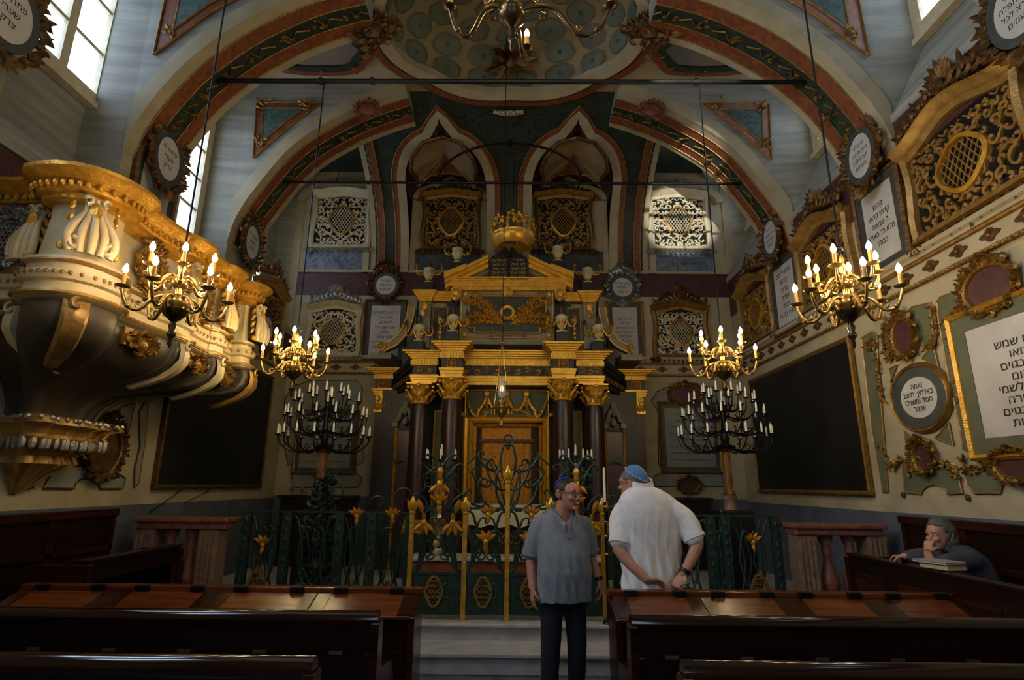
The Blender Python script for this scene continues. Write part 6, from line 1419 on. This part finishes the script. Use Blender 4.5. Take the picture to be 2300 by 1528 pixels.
sh=MB(); torso(sh,[r3(0,.02,1.425)+(.08,.075,tw),r3(0,.025,1.395)+(.125,.09,tw),r3(0,.025,1.36)+(.175,.105,tw),r3(0,.02,1.31)+(.21,.12,tw),r3(0,.0,1.20)+(.22,.142,tw),r3(0,-.02,1.08)+(.215,.158,tw),r3(0,-.025,.95)+(.218,.165,tw),r3(0,-.015,.82)+(.218,.16,tw),r3(0,-.01,.735)+(.222,.16,tw)])
for a in (la,ra):
    A,B_=V(a[0]),V(a[1]); limb(sh,[A*.90+V((0,0,.135)),A.lerp(B_,.45),A.lerp(B_,.93)],[.074,.076,.074])
fo=folds((0,0),.007,.73,1.3); Ri=Rz.inverted()
def fo2(c):
    q=Ri@c; w=(q.z-1.285)*.62
    if q.y<0 and q.z>1.285 and abs(q.x)<w: return -.075*min(1,(w-abs(q.x))/.006)
    return fo(c)
remesh(sh,'polo_shirt','polo_grey',ma,.0075,5,fo2)
for nm,a in (('sleeve_band',la),('sleeve_band',ra)):
    g=MB(); A,B_=V(a[0]),V(a[1]); g.tube([A.lerp(B_,.90),A.lerp(B_,.98)],[.078,.0785],20); g.build(nm,'polo_grey',ma)
g=MB()
for s in (1,-1): g.loft([[r3(s*x,y-o,z-h) for o,h in ((0,0),(.012,0),(.03,.055),(.015,.058))] for x,y,z in ((.002,.10,1.455),(.065,.085,1.455),(.092,.03,1.445),(.092,-.035,1.42),(.072,-.10,1.375),(.035,-.135,1.315))])
g.build('collar','polo_grey',ma,smooth=50)
g=MB(); g.prism([(0,1.20),(.016,1.205),(.018,1.29),(-.018,1.29),(-.016,1.205)],-.158,-.10); g.v=[V(r3(*p)) for p in g.v]; g.build('placket','polo_grey',ma,smooth=0)
g=MB()
g.ell(r3(-.04,-.150,1.315),.008,.004,.008,8,6); g.build('button','button',ma)
tr=MB(); torso(tr,[r3(0,0,.86)+(.188,.135,tw),r3(0,0,.78)+(.186,.135,tw),r3(0,.01,.70)+(.18,.125,tw)])
for s in (1,-1): limb(tr,[r3(s*.092,.01,.76),r3(s*.105,-.005,.47),r3(s*.11,.03,.12),r3(s*.11,.03,.07)],[.10,.078,.064,.068],16)
remesh(tr,'jeans','jeans',ma,.011,5,folds((0,0),.003,.05,.7))
for s in (1,-1):
    g=MB(); limb(g,[r3(s*.11,.06,.05),r3(s*.13,-.06,.04),r3(s*.145,-.16,.033)],[.05,.048,.036]); remesh(g,'shoe','shoe',ma,.008,3)
capmesh(HT,'hair','hair_dark',ma,(0,.02,.036),.084,.104,.094,lambda x,y,z:(y>-.028 and z>-.035-(y-.0)*.25 and not (abs(x)>.05 and y<.03 and z<.03)) or (z>.085 and y>-.045))
capmesh(HT,'skullcap','kippah_blue',ma,(0,.025,.038),.088,.106,.099,lambda x,y,z:(z-.038)*.72+(y-.025)*.72>.066)
face(HT,ma,glasses='black_plastic',smile=1)
w_=V(ra[1]).lerp(V(ra[2]),.93); d_=(V(ra[2])-V(ra[1])).normalized(); g=MB(); g.tube([w_-d_*.014,w_+d_*.014],[.036,.035],16); g.build('wristwatch','black_plastic',ma)
# ---------- man in the white polo shirt, seen from behind, hands clasped at his back
MBX=(.98,4.50); mb_=thing('person','grey-haired man in white polo and pale blue skullcap seen from behind, hands clasped','person',(MBX[0],MBX[1],0))
J=lambda x,y,d: (lambda p:(p.x-MBX[0],p.y-MBX[1],p.z))(atY(x,y,d))
tw=.22; Rz=Mx.Rotation(tw,4,'Z'); cx=-.0; r3=lambda x,y,z: (lambda p:(p.x,p.y,p.z))(Rz@V((x,y,z)))
hc=J(1420,1088,4.56); HT=T_head(hc,PI+.55+.35,.08,.04,1.0)
b=MB(); b.T=HT; headmesh(b); b.T=Mx.Identity(4)
limb(b,[(hc[0]+.06,-.0,1.47),(hc[0]+.035,.02,1.55),(hc[0]+.01,.04,1.63)],[.075,.068,.064])
torso(b,[(.03,.0,1.53,.07,.06,tw),(.03,.0,1.45,.16,.09,tw),(.03,.01,1.32,.2,.12,tw),(.02,.02,1.12,.19,.13,tw),(.02,.0,.98,.19,.13,tw),(.02,.0,.82,.18,.125,tw)])
for s in (1,-1):
    limb(b,[r3(s*.1,.0,.86),r3(s*.11,.0,.48),r3(s*.12,-.02,.10),r3(s*.12,-.02,.06)],[.092,.062,.042,.036]); limb(b,[r3(s*.12,-.05,.045),r3(s*.13,.06,.03),r3(s*.14,.15,.025)],[.04,.038,.028])
sl,el,wl=J(1398,1140,4.52),J(1391,1236,4.42),J(1452,1302,4.33); sr,er,wr=J(1532,1152,4.48),J(1566,1222,4.40),J(1535,1290,4.33)
q_=V((.03,0,1.44)); limb(b,[V(sl).lerp(q_,.25),V(sl).lerp(V(el),.4),el,wl],[.055,.056,.047,.031]); limb(b,[V(sr).lerp(q_,.25),V(sr).lerp(V(er),.4),er,wr],[.055,.056,.047,.031])
wl,wr=V(wl),V(wr)
hand(b,wl,(.9,.05,-.18),(-.15,.6,.8),1.02,.30,-1); hand(b,wr,(-.45,-.05,-.55),(.55,.7,-.35),1.02,.75,1)
remesh(b,'body','skin',mb_,.0055,4)
sh=MB(); torso(sh,[(hc[0]+.06,.01,1.60,.088,.08,tw),(hc[0]+.075,.0,1.578,.128,.095,tw),(.0,.0,1.548,.178,.112,tw),(.02,.0,1.50,.226,.13,tw),(.03,.0,1.43,.246,.145,tw),(.03,.0,1.36,.248,.152,tw),(.03,.01,1.25,.24,.16,tw),(.025,.015,1.1,.228,.165,tw),(.02,.01,.97,.222,.165,tw),(.02,.01,.80,.225,.165,tw)])
for A,B_ in ((sl,el),(sr,er)): A,B_=V(A),V(B_); c_=V((.03,.0,1.46)); limb(sh,[A.lerp(c_,.34)+V((0,.0,.0)),A.lerp(B_,.15)+V((0,0,-.02)),A.lerp(B_,.80)],[.085,.09,.082])
remesh(sh,'polo_shirt','polo_white',mb_,.009,6,folds((.02,0),.010,.85,1.5,.8))
for A,B_ in ((sl,el),(sr,er)): A,B_=V(A),V(B_); g=MB(); g.tube([A.lerp(B_,.74),A.lerp(B_,.86)],[.084,.083],22); g.build('sleeve_band','polo_white',mb_,smooth=60)
g=MB(); T_=Mx.Translation((hc[0]+.06,.01,1.605))@Mx.Rotation(.25,4,'X'); g.T=T_; g.loft([[((r)*cos(a),(r)*.95*sin(a),z+.012*sin(a)) for a in [2*PI*k/24 for k in range(24)]] for r,z in ((.072,.045),(.080,.05),(.108,-.03),(.09,-.035))],False,True); g.build('collar','polo_white',mb_,smooth=50)
tr=MB(); torso(tr,[r3(0,0,.90)+(.18,.12,tw),r3(0,0,.82)+(.185,.13,tw),r3(0,.0,.74)+(.185,.13,tw)])
for s in (1,-1): limb(tr,[r3(s*.1,.0,.80),r3(s*.11,.0,.48),r3(s*.12,-.02,.12),r3(s*.12,-.02,.07)],[.108,.084,.07,.074],16)
remesh(tr,'trousers','trousers',mb_,.011,5,folds((0,0),.003,.05,.7))
for s in (1,-1): g=MB(); limb(g,[r3(s*.12,-.06,.05),r3(s*.13,.06,.04),r3(s*.145,.16,.033)],[.052,.05,.038]); remesh(g,'shoe','shoe',mb_,.008,3)
capmesh(HT,'hair','hair_grey',mb_,(0,.02,.036),.085,.105,.096,lambda x,y,z:(y>-.035 and z>-.05-(y)*.2 and not (abs(x)>.05 and y<.035 and z<.035)) or (z>.06 and y>-.07))
capmesh(HT,'skullcap','kippah_sky',mb_,(0,.022,.038),.090,.110,.106,lambda x,y,z:(z-.038)*.80+(y-.022)*.60>.042)
g=MB(); g.T=HT; A=[(a,math.asin(max(-1,min(1,.0)))) for a in ()]
ring=[]
for k in range(33):
    a=2*PI*k/32; u=V((.0,.60,.80)); e1=V((1,0,0)); e2=u.cross(e1); p=u*.042+e1*.0838*cos(a)+e2*.1*sin(a); ring.append((p.x,p.y+.022,p.z+.038))
g.tube(ring,.0035,6)
u=V((0,.60,.80)); g.tube([(0,.022+.11*sin(t),.038+.107*cos(t)) for t in [-.1+1.45*k/12 for k in range(13)]],.002,5); g.build('skullcap_piping','kippah_seam',mb_)
face(HT,mb_,glasses='black_plastic')
w_=V(er).lerp(wr,.93); d_=(wr-V(er)).normalized(); g=MB(); g.tube([w_-d_*.015,w_+d_*.015],[.038,.037],16); g.build('wristwatch','black_plastic',mb_)
# ---------- lady seated in the right stall, chin on her hand
LX=(3.38,atX(2118,1203,3.38).y); ly=thing('person','grey-haired lady in dark blouse seated at the right stall desk, hand at her chin','person',(LX[0],LX[1],0))
J=lambda x,y,d: (lambda p:(p.x-LX[0],p.y-LX[1],p.z))(atX(x,y,d))
hc=J(2110,1203,3.36); HT=T_head(hc,-1.32,.12,0,.95)
b=MB(); b.T=HT; headmesh(b); b.T=Mx.Identity(4)
limb(b,[(.10,.0,1.10),(.06,.0,1.15),(hc[0]+.03,hc[1]+.01,hc[2]-.08)],[.065,.056,.052])
torso(b,[(.09,.0,1.16,.06,.06),(.11,.0,1.10,.09,.15),(.16,.0,.97,.12,.17),(.24,.0,.75,.13,.16),(.27,.0,.6,.15,.17),(.27,.0,.48,.15,.18)])
# right arm props the chin, left arm reaches along the desk
s1,e1,w1=(.04,-.17,1.09),J(2104,1272,3.10),J(2083,1240,3.17); s2,e2,w2=(.04,.17,1.09),(-.16,.26,1.03),J(2032,1250,3.05)
limb(b,[s1,e1,w1],[.05,.04,.026]); limb(b,[s2,e2,w2],[.05,.038,.026])
hand(b,w1,(.35,.10,.9),(-.8,-.4,.3),.9,.9,1); hand(b,w2,(-.5,.85,-.1),(0,.2,1),.9,.9,-1)
for s in (-1,1): limb(b,[(.2,s*.1,.52),(-.1,s*.1,.54),(-.22,s*.1,.52)],[.085,.07,.06]); limb(b,[(-.20,s*.1,.50),(-.20,s*.1,.1),(-.25,s*.1,.06)],[.058,.042,.04])
remesh(b,'body','skin',ly,.0055,4)
sh=MB(); torso(sh,[(.085,.0,1.175,.075,.085),(.095,.0,1.145,.10,.14),(.12,.0,1.09,.125,.195),(.15,.0,1.0,.14,.20),(.19,.0,.86,.15,.20),(.24,.0,.7,.16,.19),(.27,.0,.55,.18,.2),(.27,.0,.47,.18,.2)])
for A,B_,k in ((s1,e1,.75),(s2,e2,.95)): A,B_=V(A),V(B_); limb(sh,[A+V((.03,0,-.01)),A.lerp(B_,.5),A.lerp(B_,k)],[.075,.07,.064])
remesh(sh,'blouse','blouse',ly,.009,6,folds((.2,0),.006,.5,1.05))
tr=MB()
for s in (-1,1): limb(tr,[(.25,s*.1,.54),(-.1,s*.1,.55),(-.22,s*.1,.5),(-.21,s*.1,.1)],[.11,.085,.075,.065])
remesh(tr,'skirt','jeans',ly,.012,5)
capmesh(HT,'hair','hair_lady',ly,(0,.03,.03),.096,.118,.108,lambda x,y,z:(y>-.005-(z<0)*.0 and z>-.10) or (z>.09 and y>-.06) or (abs(x)>.06 and y>-.03 and z>.04))
g=MB(); g.T=HT; g.ell((0,.09,-.03),.078,.06,.09,16,12); g.ell((.05,.05,-.06),.045,.06,.06,12,8); g.ell((-.05,.05,-.06),.045,.06,.06,12,8); g.ell((0,.03,.11),.07,.08,.04,14,8); g.build('hair_waves','hair_lady',ly)
face(HT,ly)
w_=V(e1).lerp(V(w1),.86); d_=(V(w1)-V(e1)).normalized(); g=MB(); g.tube([w_-d_*.012,w_+d_*.012],[.032,.031],16); g.build('wristwatch','steel',ly)
g=MB(); g.T=HT
for q in (1,-1): g.ell((q*.084,.012,-.04),.006,.006,.006,8,6)
g.build('earring','silver',ly)
# ================= CAMERA, AIR, VIEW =================
cd=bpy.data.cameras.new('camera'); cam=bpy.data.objects.new('camera',cd); COL.objects.link(cam)
cd.sensor_width=36; cd.lens=36*CF/2300; cd.clip_start=.05; cd.clip_end=60
cam.matrix_world=Mx(((RT.x,UP.x,-FW.x,CC.x),(RT.y,UP.y,-FW.y,CC.y),(RT.z,UP.z,-FW.z,CC.z),(0,0,0,1))); S.camera=cam
w=bpy.data.worlds.new('world'); S.world=w; w.use_nodes=True; w.node_tree.nodes['Background'].inputs[0].default_value=(.5,.65,1,1); w.node_tree.nodes['Background'].inputs[1].default_value=.3
S.view_settings.view_transform='Standard'; S.view_settings.look='None'; S.view_settings.exposure=EXPO; S.view_settings.gamma=1
S.cycles.use_denoising=True; S.cycles.max_bounces=6; S.cycles.diffuse_bounces=3; S.cycles.glossy_bounces=3; S.cycles.sample_clamp_indirect=4; S.cycles.caustics_reflective=False; S.cycles.caustics_refractive=False
S.cycles.use_light_tree=True

# added spot standing in for daylight on the far screen, no window behind it
ld=bpy.data.lights.new('screen_spot','SPOT'); lo=bpy.data.objects.new('screen_spot',ld); COL.objects.link(lo); a=V((-.1,-3.25,5.2)); b=V((3.08,9.93,6.50)); lo.location=a
lo.rotation_euler=(b-a).to_track_quat('-Z','Y').to_euler(); ld.energy=SUN; ld.spot_size=math.radians(6.3); ld.spot_blend=.3; ld.shadow_soft_size=.06; ld.color=(1,.97,.9)
